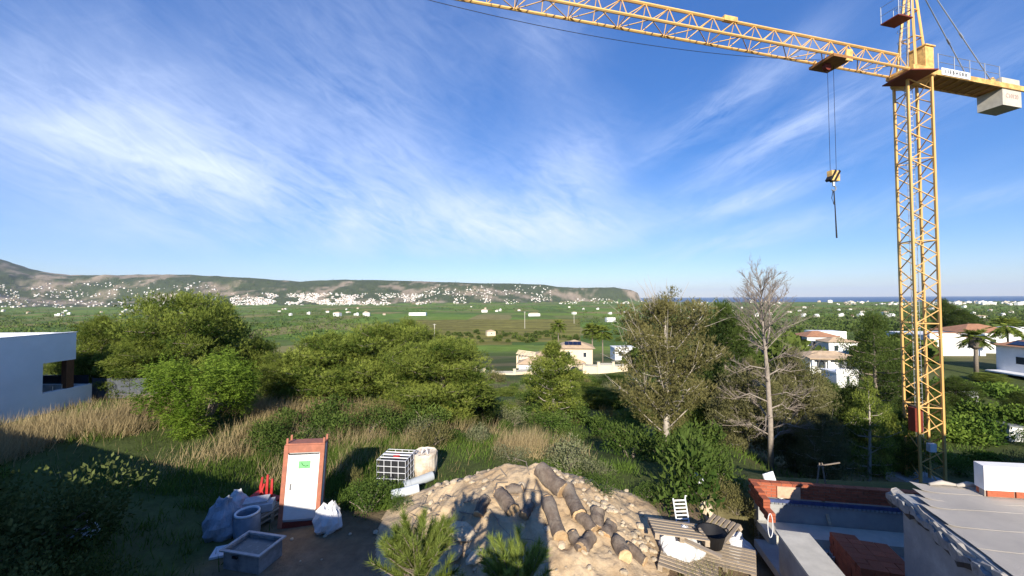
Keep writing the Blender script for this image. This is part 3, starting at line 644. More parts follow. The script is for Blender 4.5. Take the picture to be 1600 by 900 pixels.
grass('green_grass', 'weeds around the foot of the soil heap', (-4.6, 4.4, 7.2, 13.2), 16000, .26, .02, greenM, seed=17, cond=lambda X, Y: (mound_h(X, Y) < .16) & ((Y > 10.2) | (X > 3.0)) & ~((pit_u(X, Y) > PITX0 - .2) & (Y < 12.2)))
grass('olive_grass', 'fine olive grass along the pit edge', (3.6, 6.2, 7.6, 12.5), 9000, .38, .014, folmat('olive_blades', (.14, .14, .05), (.27, .26, .11)), seed=8, cond=nopit)
def sapling(x, ytop, depth, wpx, seed, label, m):
    rng = np.random.default_rng(seed); p = at(x, ytop, depth); gz = hz(p[0], p[1]); h = p[2] - gz; rad = wpx / F * depth / 2; B = MB(); B.tube([(0, 0, 0), (.03, 0, h * .5), (0, .02, h * .9)], [.04, .03, .012], 6)
    V = []; T = []; tn = []; k = 0
    for i in range(92):
        t = rng.random() ** .7; z0 = h * (.38 + .5 * t) - .1; a = i * 2.4; q = rad * (1.15 - .45 * t) * rng.uniform(.45, 1.05); e = np.array([math.cos(a) * q, math.sin(a) * q, z0 + rng.uniform(.2, .5)]); s0 = np.array([0, 0, z0 - .25 * q])
        if i < 3: e = np.array([rad * .5 * math.cos(a), rad * .5 * math.sin(a), h * .96]); s0 = np.array([0, 0, h * .7])
        B.tube([s0, (s0 + e) / 2 - [0, 0, .04], e], [.013, .01, .006], 4); n = 300; tt = rng.uniform(.3, 1.0, n)[:, None]; P = s0 * (1 - tt) + e * tt
        ax = (e - s0) / np.linalg.norm(e - s0); Dv = ax * .75 + unit(n, rng) * .72 + [0, 0, .3]; Dv /= np.linalg.norm(Dv, axis=1, keepdims=True); v, f = blades(P, Dv, rng.uniform(.09, .17, n), .0075, rng)
        V.append(v); T.append(f + k); k += len(v); tn.append(np.repeat(np.clip(.45 + .2 * rng.normal() + rng.normal(0, .15, n), 0, 1), 3))
    t = thing('pine_sapling', (p[0], p[1], gz), label, 'pine sapling'); part('stem', B, branch_m, t); obj('needles', fast_mesh('needles', np.concatenate(V), np.concatenate(T), m, np.concatenate(tn)), t)
sapling(652, 800, 5.4, 165, 61, 'sunlit long-needled pine sapling at the bottom edge in front of the heap', saplingM)
sapling(806, 842, 5.0, 150, 62, 'darker long-needled pine sapling at the bottom edge below the logs', saplingM)

# ------------------------------------------------------------------ tower crane
def crane():
    base = np.array([26.5, 25.0]); gz = hz(*base) - .1; TOP = 14.1
    root = thing('tower_crane', (base[0], base[1], 0), 'yellow lattice tower crane with jib crossing the sky', 'tower crane')
    e1 = Vector((.964, -.259, 0)); e2 = Vector((.259, .964, 0)); s = .625
    mast = obj('mast', MB().box((0, 0, gz + .2), (2.6, 2.6, .5)).mesh('mast_footing', concrete), root)
    c = [(-s, -s), (s, -s), (s, s), (-s, s)]; P = [e1 * a + e2 * b for a, b in c]
    for p in P: barpart('leg', p + Vector((0, 0, gz)), p + Vector((0, 0, TOP)), .085, yellow, mast, 4)
    nh = int((TOP - gz) / .86); dz = (TOP - gz) / nh
    for f in range(4):
        a, b = P[f], P[(f + 1) % 4]
        for i in range(nh):
            u, v = (a, b) if i % 2 == 0 else (b, a); barpart('brace', u + Vector((0, 0, gz + i * dz)), v + Vector((0, 0, gz + (i + 1) * dz)), .036, yellow, mast, 5)
        for i in range(0, nh, 6): barpart('girt', a + Vector((0, 0, gz + i * dz)), b + Vector((0, 0, gz + i * dz)), .04, yellow, mast, 5)
    lad = MB()
    for q in (-.2, .2): lad.bar(e1 * q + e2 * .35 + Vector((0, 0, gz)), e1 * q + e2 * .35 + Vector((0, 0, TOP)), .02, 5)
    z = gz
    while z < TOP: lad.bar(e1 * -.2 + e2 * .35 + Vector((0, 0, z)), e1 * .2 + e2 * .35 + Vector((0, 0, z)), .014, 4); z += .3
    part('ladder', lad, steel, mast)
    eb = MB().box(e1 * -.62 + e2 * -.35 + Vector((0, 0, -7.9)), (.5, .45, 1.5)); part('electric_box', eb, darkred, mast)
    part('switch_box', MB().box(e1 * -.1 + e2 * -.75 + Vector((0, 0, -9.5)), (.4, .25, .5)), whitep, mast)
    # turntable
    tt = MB().lathe([(.02, 0), (1.0, 0), (1.05, .1), (1.05, .34), (.9, .42), (.02, .42)], 24, (0, 0, TOP - .05)); part('slewing_ring', tt, yellow, root, True)
    pl = MB().box((-.75, -.55, TOP - .02), (1.7, 1.9, .07)); part('platform', pl, darkred, root)
    J = Vector((-.9705, -.241, 0)); K = Vector((.241, -.9705, 0))      # along the jib; K points to the near side
    jz = TOP + .45; w = .5; hh = 1.2; Lj = 37.0
    jib = obj('jib', MB().box(J * .9 + Vector((0, 0, jz)), (.5, 1.5, .3), Matrix.Rotation(math.atan2(J.y, J.x), 3, 'Z')).mesh('jib_foot', yellow), root)
    q = lambda s_, side, up: J * s_ + K * side + Vector((0, 0, jz + up))
    for sd, up, r in ((-w, 0, .075), (w, 0, .075), (0, hh, .085)): barpart('chord', q(.9 if up == 0 else 1.2, sd, up), q(Lj, sd, up), r, yellow, jib, 6)
    n = 25; ds = (Lj - 1.2) / n
    for i in range(n):
        a = 1.2 + i * ds; b = a + ds
        for sd in (-w, w):
            barpart('brace', q(a, 0, hh), q(a, sd, 0), .026, yellow, jib, 5); barpart('brace', q(a, 0, hh), q(b, sd, 0), .028, yellow, jib, 5)
        barpart('lacing', q(a, w if i % 2 else -w, 0), q(b, -w if i % 2 else w, 0), .026, yellow, jib, 5)
        if i % 2 == 0: barpart('lacing', q(a, w, 0), q(a, -w, 0), .024, yellow, jib, 5)
    part('tie_bracket', MB().box(q(14.4, 0, hh + .08), (.9, .22, .28), Matrix.Rotation(math.atan2(J.y, J.x), 3, 'Z')), yellow, jib)
    # tower head
    head = obj('tower_head', MB().box(Vector((0, 0, TOP + .55)), (1.3, 1.3, .35), Matrix.Rotation(.23, 3, 'Z')).mesh('head_base', yellow), root)
    apex = Vector((.12, .05, 22.2))
    for a, b in ((-.5, -.5), (.5, -.5), (.5, .5), (-.5, .5)):
        f = -J * (a) + K * b; barpart('head_leg', f + Vector((0, 0, TOP + .6)), apex + f * .12, .085, yellow, head, 4)
    for t in (.3, .55, .78):
        pts = [(-J * a + K * b) * (1 - t * .88) + Vector((apex.x * t, apex.y * t, TOP + .6 + t * 7.5)) for a, b in ((-.5, -.5), (.5, -.5), (.5, .5), (-.5, .5))]
        for i in range(4): barpart('head_brace', pts[i], pts[(i + 1) % 4], .045, yellow, head, 5)
    part('drive_cabinet', MB().box(-J * .75 + K * .1 + Vector((0, 0, TOP + 1.45)), (.75, .85, 1.5), Matrix.Rotation(.23, 3, 'Z')), yellow, head)
    part('cabinet_roof', MB().box(-J * .75 + K * .1 + Vector((0, 0, TOP + 2.24)), (.9, 1.0, .08), Matrix.Rotation(.23, 3, 'Z')), yellow, head)
    cl = MB()
    for qd in (-.18, .18): cl.bar(J * .62 + K * qd + Vector((0, 0, TOP + .5)), J * .55 + K * qd + Vector((0, 0, TOP + 6)), .022, 5)
    for i in range(18): cl.bar(J * .61 + K * -.18 + Vector((0, 0, TOP + .7 + .29 * i)), J * .61 + K * .18 + Vector((0, 0, TOP + .7 + .29 * i)), .014, 4)
    for i in range(4):
        zc = TOP + 2.6 + .75 * i; cl.tube([J * (.6 + .38 * math.sin(t)) + K * (-.3 * math.cos(t)) + Vector((0, 0, zc)) for t in np.linspace(0, math.pi, 7)], [.016] * 7, 4)
    part('caged_ladder', cl, steel, head)
    pf = obj('service_platform', MB().box(J * 1.25 + Vector((0, 0, 18.0)), (1.25, 1.0, .07), Matrix.Rotation(.23, 3, 'Z')).mesh('platform_deck', darkred), head)
    cr = [J * (1.25 + a) + K * b + Vector((0, 0, 18.0)) for a, b in ((.6, -.48), (.6, .48), (-.55, .48), (-.55, -.48))]
    for p in cr: barpart('rail_post', p, p + Vector((0, 0, 1.15)), .022, steel, pf, 5)
    for i in range(3):
        for z_ in (.55, 1.12): barpart('rail', cr[i] + Vector((0, 0, z_)), cr[(i + 1) % 4] + Vector((0, 0, z_)), .018, steel, pf, 5)
    # counter-jib
    C = -J; cz = TOP + .42; rot = Matrix.Rotation(math.atan2(C.y, C.x), 3, 'Z')
    cj = obj('counter_jib', MB().box(C * 5.2 + Vector((0, 0, cz - .08)), (9.2, 1.25, .05), rot).mesh('deck', mat('rusty_deck', (.45, .22, .07), .7, .3, 4)), root)
    for sd in (-.66, .66): part('girder', MB().box(C * 5.2 + K * sd + Vector((0, 0, cz)), (9.4, .11, .34), rot), yellow, cj)
    for i in range(11): barpart('cross_member', C * (1.0 + .8 * i) + K * .6 + Vector((0, 0, cz - .15)), C * (1.4 + .8 * i) - K * .6 + Vector((0, 0, cz - .15)), .04, yellow, cj, 5)
    for i in range(5):
        for sd in (-.7, .7): barpart('rail_post', C * (1.2 + 1.5 * i) + K * sd + Vector((0, 0, cz + .1)), C * (1.2 + 1.5 * i) + K * sd + Vector((0, 0, cz + 1.25)), .024, steel, cj, 5)
    for sd in (-.7, .7):
        for z_ in (.7, 1.22): barpart('rail', C * 1.2 + K * sd + Vector((0, 0, cz + z_)), C * 7.2 + K * sd + Vector((0, 0, cz + z_)), .018, steel, cj, 5)
    for sd in (-.45, .45): barpart('tie_bar', apex + K * sd * .3, C * 7.0 + K * sd + Vector((0, 0, cz + .2)), .032, steel, root, 6)
    for sd in (-.45, .45):
        pa = apex + K * sd * .3; pb = C * 7.0 + K * sd + Vector((0, 0, cz + .2)); barpart('tie_joint', pa.lerp(pb, .58), pa.lerp(pb, .62), .06, steel, root, 6)
    def words(txt, size, m, name, parent, p, bold=.0):
        cu = bpy.data.curves.new(name, 'FONT'); cu.body = txt; cu.size = size; cu.extrude = .004; cu.offset = bold; cu.align_x = 'CENTER'; cu.align_y = 'CENTER'
        tmp = bpy.data.objects.new('tmp', cu); COL.objects.link(tmp); dg = bpy.context.evaluated_depsgraph_get(); me = bpy.data.meshes.new_from_object(tmp.evaluated_get(dg)); bpy.data.objects.remove(tmp)
        me.materials.clear(); me.materials.append(m); o = obj(name, me, parent, p); o.rotation_euler = (R(90), 0, math.atan2(C.y, C.x)); return o
    sg = part('sign_board', MB().box(C * 2.75 + K * .74 + Vector((0, 0, cz + .1)), (2.7, .03, .46), rot), whitep, cj)
    words('L I E B H E R R', .34, ink, 'sign_lettering', sg, C * 2.75 + K * .762 + Vector((0, 0, cz + .1)), .006)
    cw = obj('counterweight', MB().box(C * 8.6 + Vector((0, 0, cz - .75)), (2.0, 1.25, 1.15), rot).mesh('concrete_block', conc_light), root)
    part('upper_block', MB().box(C * 8.7 + Vector((0, 0, cz + .42)), (1.9, 1.1, .5), rot), conc_light, cw)
    words('C10120', .42, pale_ink, 'block_lettering', cw, C * 8.6 + K * .632 + Vector((0, 0, cz - .65)))
    part('winch_drum', MB().tube([C * 7.2 + K * -.4 + Vector((0, 0, cz + .45)), C * 7.2 + K * .4 + Vector((0, 0, cz + .45))], [.22, .22], 14), yellow, cj)
    # trolley, ropes, hook block
    st = 7.0; tr = obj('trolley', MB().box(q(st, 0, -.2), (1.5, 1.5, .16), Matrix.Rotation(math.atan2(J.y, J.x), 3, 'Z')).mesh('trolley_frame', mat('rusty_trolley', (.30, .14, .05), .7)), root)
    for a in (-.6, .6):
        for sd in (-w, w): part('wheel', MB().tube([q(st + a, sd - .06, .05), q(st + a, sd + .06, .05)], [.12, .12], 10), yellow, tr)
    part('side_plate', MB().box(q(st - .5, .72, -.05), (.5, .06, .7), Matrix.Rotation(math.atan2(J.y, J.x), 3, 'Z')), yellow, tr)
    part('rope_sheave', MB().tube([q(st + .3, -.1, -.45), q(st + .3, .1, -.45)], [.25, .25], 14), darkred, tr)
    hk = q(st, 0, 0); hz_ = 7.35
    hb = obj('hook_block', MB().box(Vector((hk.x, hk.y, hz_)), (.62, .3, .62), Matrix.Rotation(.23, 3, 'Z')).mesh('block_body', yellow), root)
    for a in (-.2, .12): part('stripe', MB().box(Vector((hk.x, hk.y - .005, hz_)) + C * a, (.14, .316, .78), Matrix.Rotation(.23, 3, 'Z') @ Matrix.Rotation(.6, 3, 'Y')), black, hb)
    part('swivel', MB().tube([(hk.x, hk.y, hz_ - .3), (hk.x, hk.y, hz_ - .62)], [.09, .07], 8), steel, hb)
    part('hook', MB().tube([Vector((hk.x, hk.y, hz_ - .75)) + C * (.16 * math.sin(t)) + Vector((0, 0, .16 * math.cos(t))) for t in np.linspace(0, 4.4, 12)], [.045] * 11 + [.015], 6), steel, hb)
    for a in (-.24, .24): barpart('hoist_rope', Vector((hk.x, hk.y, hz_ + .3)) + C * a, Vector((hk.x, hk.y, jz - .3)) + C * a, .011, black, root, 4)
    sl_ = MB().tube([(hk.x, hk.y, hz_ - .85), (hk.x + .05, hk.y, 5.4), (hk.x + .1, hk.y, 3.55)], [.035, .03, .045], 5)
    sl_.tube([(hk.x - .04, hk.y, hz_ - .85), (hk.x - .14, hk.y, 6.0), (hk.x - .02, hk.y, 5.6), (hk.x + .03, hk.y, hz_ - .9)], [.02] * 4, 5); part('lifting_sling', sl_, black, hb)
    rp = []
    for i in range(25): t = i / 24; rp.append(q(st + .8 + (Lj - 1 - st) * t, 0, -.1 - 4 * 0.95 * t * (1 - t)))
    part('trolley_rope', MB().tube(rp, [.014] * 25, 4), black, root)
crane()

# ------------------------------------------------------------------ the house the photographer stands on (right wing is in view)
ROOFZ = -2.08; WZ = -4.08; WA = R(-8); U = Vector((math.cos(WA), math.sin(WA), 0)); N_ = Vector((math.sin(R(19)), math.cos(R(19)), 0))   # wing: U along its far edge, N_ along its left wall
RW = Matrix.Rotation(WA, 3, 'Z')
def prism(poly, z0, z1):
    b = MB(); n = len(poly); b.add([(p[0], p[1], z0) for p in poly] + [(p[0], p[1], z1) for p in poly], [tuple(range(n))[::-1], tuple(range(n, 2 * n))] + [(i, (i + 1) % n, n + (i + 1) % n, n + i) for i in range(n)]); return b
def own_house():
    root = thing('house_under_construction', (0, 0, 0), 'unfinished concrete house wing with grey felt roof at lower right', 'house')
    cor = Vector((8.05, 8.05, 0))            # far left corner of the wing
    def wp(a, b, z): return cor + U * a + N_ * b + Vector((0, 0, z))   # a right along the far edge, b along the left wall (away)
    def quad(a0, a1, b0, b1): return [wp(a0, b0, 0), wp(a1, b0, 0), wp(a1, b1, 0), wp(a0, b1, 0)]
    part('wall', prism(quad(.0, 14, -10, 0), -7.2, WZ - .24), mat('streaked_concrete', (.30, .305, .31), .9, .3, 1.6, bump=.4, bscale=14, col2=(.22, .225, .235)), root)
    part('roof_slab', prism(quad(-.04, 14.1, -10, .05), WZ - .235, WZ - .03), concrete, root)
    # felt strips laid along the roof, each lapping the next; the far ones stop short in steps at the left
    for i in range(26):
        b1 = .50 - i * .33; b0 = b1 - .40; off = (.42, .28, .15, .02)[i] if i < 4 else .02 + .012 * math.sin(i * 2.1)
        xs = np.concatenate([off + np.array([0, .04, .1, .2, .35]), np.linspace(off + .6, 13.9, 46)]); V = []; Fc = []
        for j, x in enumerate(xs):
            for e_, b in enumerate((b1, b0)):
                wv = .014 * math.sin(x * 2.1 + i * 2.4) + .010 * math.sin(x * 5.7 + i * 1.3); kk = math.exp(-(x - off) * 6)
                V.append(wp(x, b + wv, WZ - .012 + (.007 if e_ else .003) + .05 * kk * (1 if i < 5 else .4) + .004 * math.sin(x * 1.7 + i * 3.3) * (1 if e_ else .3)))
        for j in range(len(xs) - 1): Fc.append((2 * j + 1, 2 * j + 3, 2 * j + 2, 2 * j))
        b = MB(); b.add(V, Fc); nn = len(V); b.add([(p[0], p[1], p[2] - .005) for p in V], [f[::-1] for f in Fc])
        b.f += [(2 * j + 3, 2 * j + 1, nn + 2 * j + 1, nn + 2 * j + 3) for j in range(len(xs) - 1)] + [(0, 1, nn + 1, nn)]; b.m += [0] * len(xs); part('felt_strip', b, felt, root)
    foil = mat('torn_foil', (.24, .245, .25), .6, .4, 9, bump=.8, bscale=12)
    for z_off, o_, sd, m in ((.0, .03, 3, felt), (-.07, -.03, 9, foil), (-.14, -.01, 15, mat('black_bitumen', (.03, .03, .032), .6, .3, 6))):   # torn layers hanging at the edge
        rng = np.random.default_rng(sd); V = []; Fc = []; n = 90
        for j in range(n):
            t = j / (n - 1); b = .35 - 9.5 * t; k = .02 * rng.normal() + .025 * math.sin(t * 47 + sd) + .04 * math.sin(t * 19) + .02 * math.sin(t * 130 + sd)
            V += [wp(.05 + o_, b, WZ - .035 + z_off), wp(-.10 + k * .7 + o_, b + .02 * rng.normal(), WZ - .05 + z_off + .03 * rng.normal()), wp(-.10 + k * .5 + o_, b, WZ - .20 + k * .9 + z_off)]
        for j in range(n - 1):
            for q in (0, 1): Fc.append((3 * j + q, 3 * j + q + 1, 3 * j + q + 4, 3 * j + q + 3))
        b = MB(); b.add(V, Fc); part('torn_membrane', b, m, root)
    up0 = 1.5                               # white rendered upstand on its course of hollow blocks
    part('upstand', prism(quad(up0, 14, .05, .30), WZ + .135, WZ + .62), mat('patchy_white_render', (.80, .78, .75), .85, .06, 3, col2=(.72, .66, .60)), root)
    for i in range(24): boxpart('brick', wp(up0 + .26 + .50 * i, .16, WZ + .072), (.46, .22, .12), brick_m, root, WA)
    part('mortar_bed', prism(quad(up0 + .02, 13.9, .08, .26), WZ, WZ + .134), mortar, root)
    for k in range(3):
        b = MB(); x = .75 + k * .5; b.tube([wp(x, .42, WZ + .04), wp(x + .25, .46, WZ + .07), wp(x + .6, .44, WZ + .03)], [.03, .055, .02], 7); part('folded_felt', b, felt, root, True)
    # terrace behind the camera throws the foreground shade; two unseen shade blockers are added
    def line(x): return -.15 - .44 * x
    L0, L1 = -40.0, 2.6; e = Vector((L1 - L0, line(L1) - line(L0), 0)); mid = Vector(((L0 + L1) / 2, (line(L0) + line(L1)) / 2, 0)); rot = Matrix.Rotation(math.atan2(e.y, e.x), 3, 'Z'); nb = Vector((-e.y, e.x, 0)).normalized()
    part('terrace', MB().box(mid - nb * 5 + Vector((0, 0, (ROOFZ - 7.2) / 2)), (e.length, 10, 7.2 + ROOFZ), rot), concrete, root)
    part('parapet', MB().box(Vector((-.35, line(-.35) - .12, ROOFZ + .5)), (1.5, .2, 1.0), rot), concrete, root)  # unseen wall piece, added and sized for its shadow on the heap
    part('shade_block', MB().box((34.5, -10.5, -2.1), (44, 13, 10.4), Matrix.Rotation(-.2, 3, 'Z')), white, root)  # unseen box, added to shade the crane foot and the right-hand shed
own_house()
def person():
    me = bpy.data.meshes.new('body'); V = [(0, 0, .98), (0, .02, 1.25), (0, .02, 1.47), (0, .03, 1.56), (0, .05, 1.66), (0, .05, 1.80)]; E = [(0, 1), (1, 2), (2, 3), (3, 4), (4, 5)]; Rr = [.15, .15, .14, .06, .10, .085]
    for s in (-1, 1):
        o = len(V); V += [(s * .19, .02, 1.45), (s * .25, .2, 1.62), (s * .08, .34, 1.98)]; Rr += [.06, .048, .035]; E += [(2, o), (o, o + 1), (o + 1, o + 2)]
        o = len(V); V += [(s * .1, 0, .92), (s * .11, .02, .5), (s * .12, -.02, .08), (s * .13, .14, .04)]; Rr += [.095, .068, .05, .04]; E += [(0, o), (o, o + 1), (o + 1, o + 2), (o + 2, o + 3)]
    me.from_pydata(V, E, []); me.materials.append(mat('dark_clothing', (.05, .055, .07), .9)); o = obj('person', me, None, (.02, -.5, ROOFZ), label='person in dark clothes on the terrace holding a phone up, seen only as shadow', cat='person')
    sk = o.modifiers.new('skin', 'SKIN')
    for i, r in enumerate(Rr): me.skin_vertices[0].data[i].radius = (r, r)
    me.skin_vertices[0].data[0].use_root = True; o.modifiers.new('smooth', 'SUBSURF').levels = 1
person()

# ------------------------------------------------------------------ the pit with its brick-topped wall
PA = R(-10); PU = Vector((math.cos(PA), math.sin(PA), 0)); PN_ = Vector((-math.sin(PA), math.cos(PA), 0)); RP = Matrix.Rotation(PA, 3, 'Z')
FLOOR = -6.72
def pit():
    w0 = Vector(at(1172, 768, 11.5)); w0.z = 0; top = -5.42
    root = thing('retaining_wall', (0, 0, 0), 'grey concrete retaining wall topped with red bricks behind the pit', 'wall')
    L = 6.6; wp = lambda a, b, z: w0 + PU * a + PN_ * b + Vector((0, 0, z))
    part('concrete_wall', MB().box(wp(L / 2 + .15, 0, (-5.92 - 7.2) / 2), (L, .3, 7.2 - 5.92), RP), concrete, root)
    part('membrane_strip', MB().box(wp(L / 2 + .2, -.158, -5.885), (L - .2, .03, .09), RP), membrane, root)
    b = MB()
    for i in range(60): b.box(wp(.3 + i * .105, -.178, -5.955), (.07, .02, .05), RP)
    part('membrane_studs', b, steel, root)
    part('mortar_core', MB().box(wp(L / 2, .02, (top - .02 - 5.84) / 2), (L - .04, .15, 5.84 + top - .02), RP), mortar, root)
    nr = 5; bh = (top + 5.84) / nr
    for r in range(nr):
        for i in range(24):
            x = (i + (.5 if r % 2 else 0)) * .275 + .13
            if x > L: continue
            boxpart('brick', wp(x, .02, -5.84 + bh * (r + .5)), (.262, .185, bh - .012), brick_m, root, PA)
    for r in range(nr):                       # return of the wall towards the camera, stepping down
        for i in range(4 - (r > 2) * 1): boxpart('brick', wp(.06, -.22 - i * .275, -5.84 + bh * (r + .5) - i * .05), (.17, .262, bh - .012), brick_m, root, PA)
    part('pale_patch', MB().box(wp(.98, -.085, -5.66), (.6, .05, .32), RP), mat('pale_brick_patch', (.55, .36, .24), .9), root)
    fl = obj('pit_floor', MB().box(wp(3.6, -4.2, FLOOR - .1), (7.6, 7.0, .2), RP).mesh('floor_slab', concrete), label='grey concrete floor slab of the pit', cat='floor slab', kind='structure')
    part('footing', MB().box(wp(3.4, -.52, FLOOR + .12), (6.6, .7, .24), RP), conc_light, root)
    lw = thing('low_wall', (0, 0, 0), 'low concrete wall with pale sunlit top in front of bricks', 'wall'); c = Vector(at(1288, 872, 8.7)); c.z = 0; rl = Matrix.Rotation(R(-14), 3, 'Z')
    part('wall_body', MB().box(c + Vector((-.4, -.3, (FLOOR - 5.78) / 2)), (.62, 2.2, -5.78 - FLOOR), rl), concrete, lw); part('coping', MB().box(c + Vector((-.4, -.3, -5.75)), (.72, 2.3, .06), rl), conc_light, lw)
    # pallet of red hollow bricks
    c = Vector(at(1362, 866, 9.2)); rz = R(-17); rr = Matrix.Rotation(rz, 3, 'Z'); st = thing('brick_stack', (c.x, c.y, FLOOR), 'stack of red hollow bricks standing on the pit floor', 'brick stack', rz)
    for z in range(5):
        for i in range(4):
            for j in range(7):
                if z == 4 and j > 5 and i > 1: continue
                if 0 < z < 4 and 0 < i < 3 and 0 < j < 6: continue
                boxpart('brick', ((i - 1.5) * .272 + RNG.normal(0, .004), (j - 3) * .2 + RNG.normal(0, .004), .06 + .125 * z + .06), (.262, .188, .117), brick_m, st)
    part('pallet_base', MB().box((0, 0, .03), (1.1, 1.4, .055)), wood, st)
    def block(x, y, dp, rz, lb, n):           # hollow concrete blocks
        p = Vector(at(x, y, dp)); g = thing('concrete_block', (p.x, p.y, FLOOR), lb, 'concrete block', rz, 'hollow concrete blocks in the pit'); b = MB()
        for a in (-.18, 0, .18): b.box((a, 0, .1), (.03, .2, .2))
        for s in (-1, 1): b.box((0, s * .085, .1), (.39, .03, .2))
        part('shell', b, concrete, g)
        if n > 1: g.location.z += .21 * (n - 1)
    for k, (x, y, dp) in enumerate(((1300, 838, 9.9), (1318, 840, 9.9), (1338, 842, 9.85), (1355, 843, 9.8))): block(x, y, dp, R(20 + 7 * k), 'hollow grey concrete block in the row behind the brick stack', 1)
    for k, (x, y, dp) in enumerate(((1408, 880, 8.9), (1408, 880, 8.9), (1403, 866, 9.3))): block(x, y, dp, R(60), 'hollow grey concrete block right of the brick stack', 1 + (k == 1))
    a = Vector(at(1284, 775, 11.25)); b = Vector(at(1297, 820, 10.9)); pk = MB().box((0, 0, 0), (.06, .03, 1)); o = obj('leaning_plank', pk.mesh('plank', wood), label='wooden plank leaning against the concrete pit wall', cat='plank'); d = a - b
    o.location = (a + b) / 2; o.rotation_mode = 'QUATERNION'; o.rotation_quaternion = d.to_track_quat('Z', 'Y'); o.scale = (1.3, 1, d.length)
    p0 = at(1204, 838, 9.2); hs = MB().tube([(p0[0] + .06 * math.sin(t * 6.28), p0[1], p0[2] + .25 - .28 * math.cos(t * 6.28)) for t in np.linspace(0, 1, 16)], [.009] * 16, 6)
    obj('white_hose', hs.mesh('hose', whitep, True), label='loop of white hose hanging at the pit edge', cat='hose')
    p0 = Vector(at(1215, 752, 11.6)); ch = thing('garden_chair', (p0.x, p0.y, hz(p0.x, p0.y + .4)), 'white plastic garden chair behind the brick wall', 'chair', R(25)); ch.location.z = -6.28
    part('backrest', MB().box((0, .2, .68), (.46, .04, .5), Matrix.Rotation(-.35, 3, 'X')), whitep, ch); part('seat', MB().box((0, 0, .42), (.46, .44, .04)), whitep, ch)
    for a in (-.2, .2):
        for b in (-.19, .19): part('leg', MB().box((a, b, .2), (.04, .04, .42)), whitep, ch)
    tr = thing('trestle', (0, 0, 0), 'grey wooden trestle standing in the dark behind the brick wall', 'trestle'); p0 = Vector(at(1283, 750, 12.6)); tr.location = (p0.x, p0.y, -6.5)
    for a in (-.1, .1): barpart('leg', (a * 2, 0, 0), (a * .4, 0, 1.1), .022, branch_m, tr, 4)
    barpart('beam', (-.1, 0, 1.0), (.7, .1, 1.06), .022, branch_m, tr, 4)
pit()

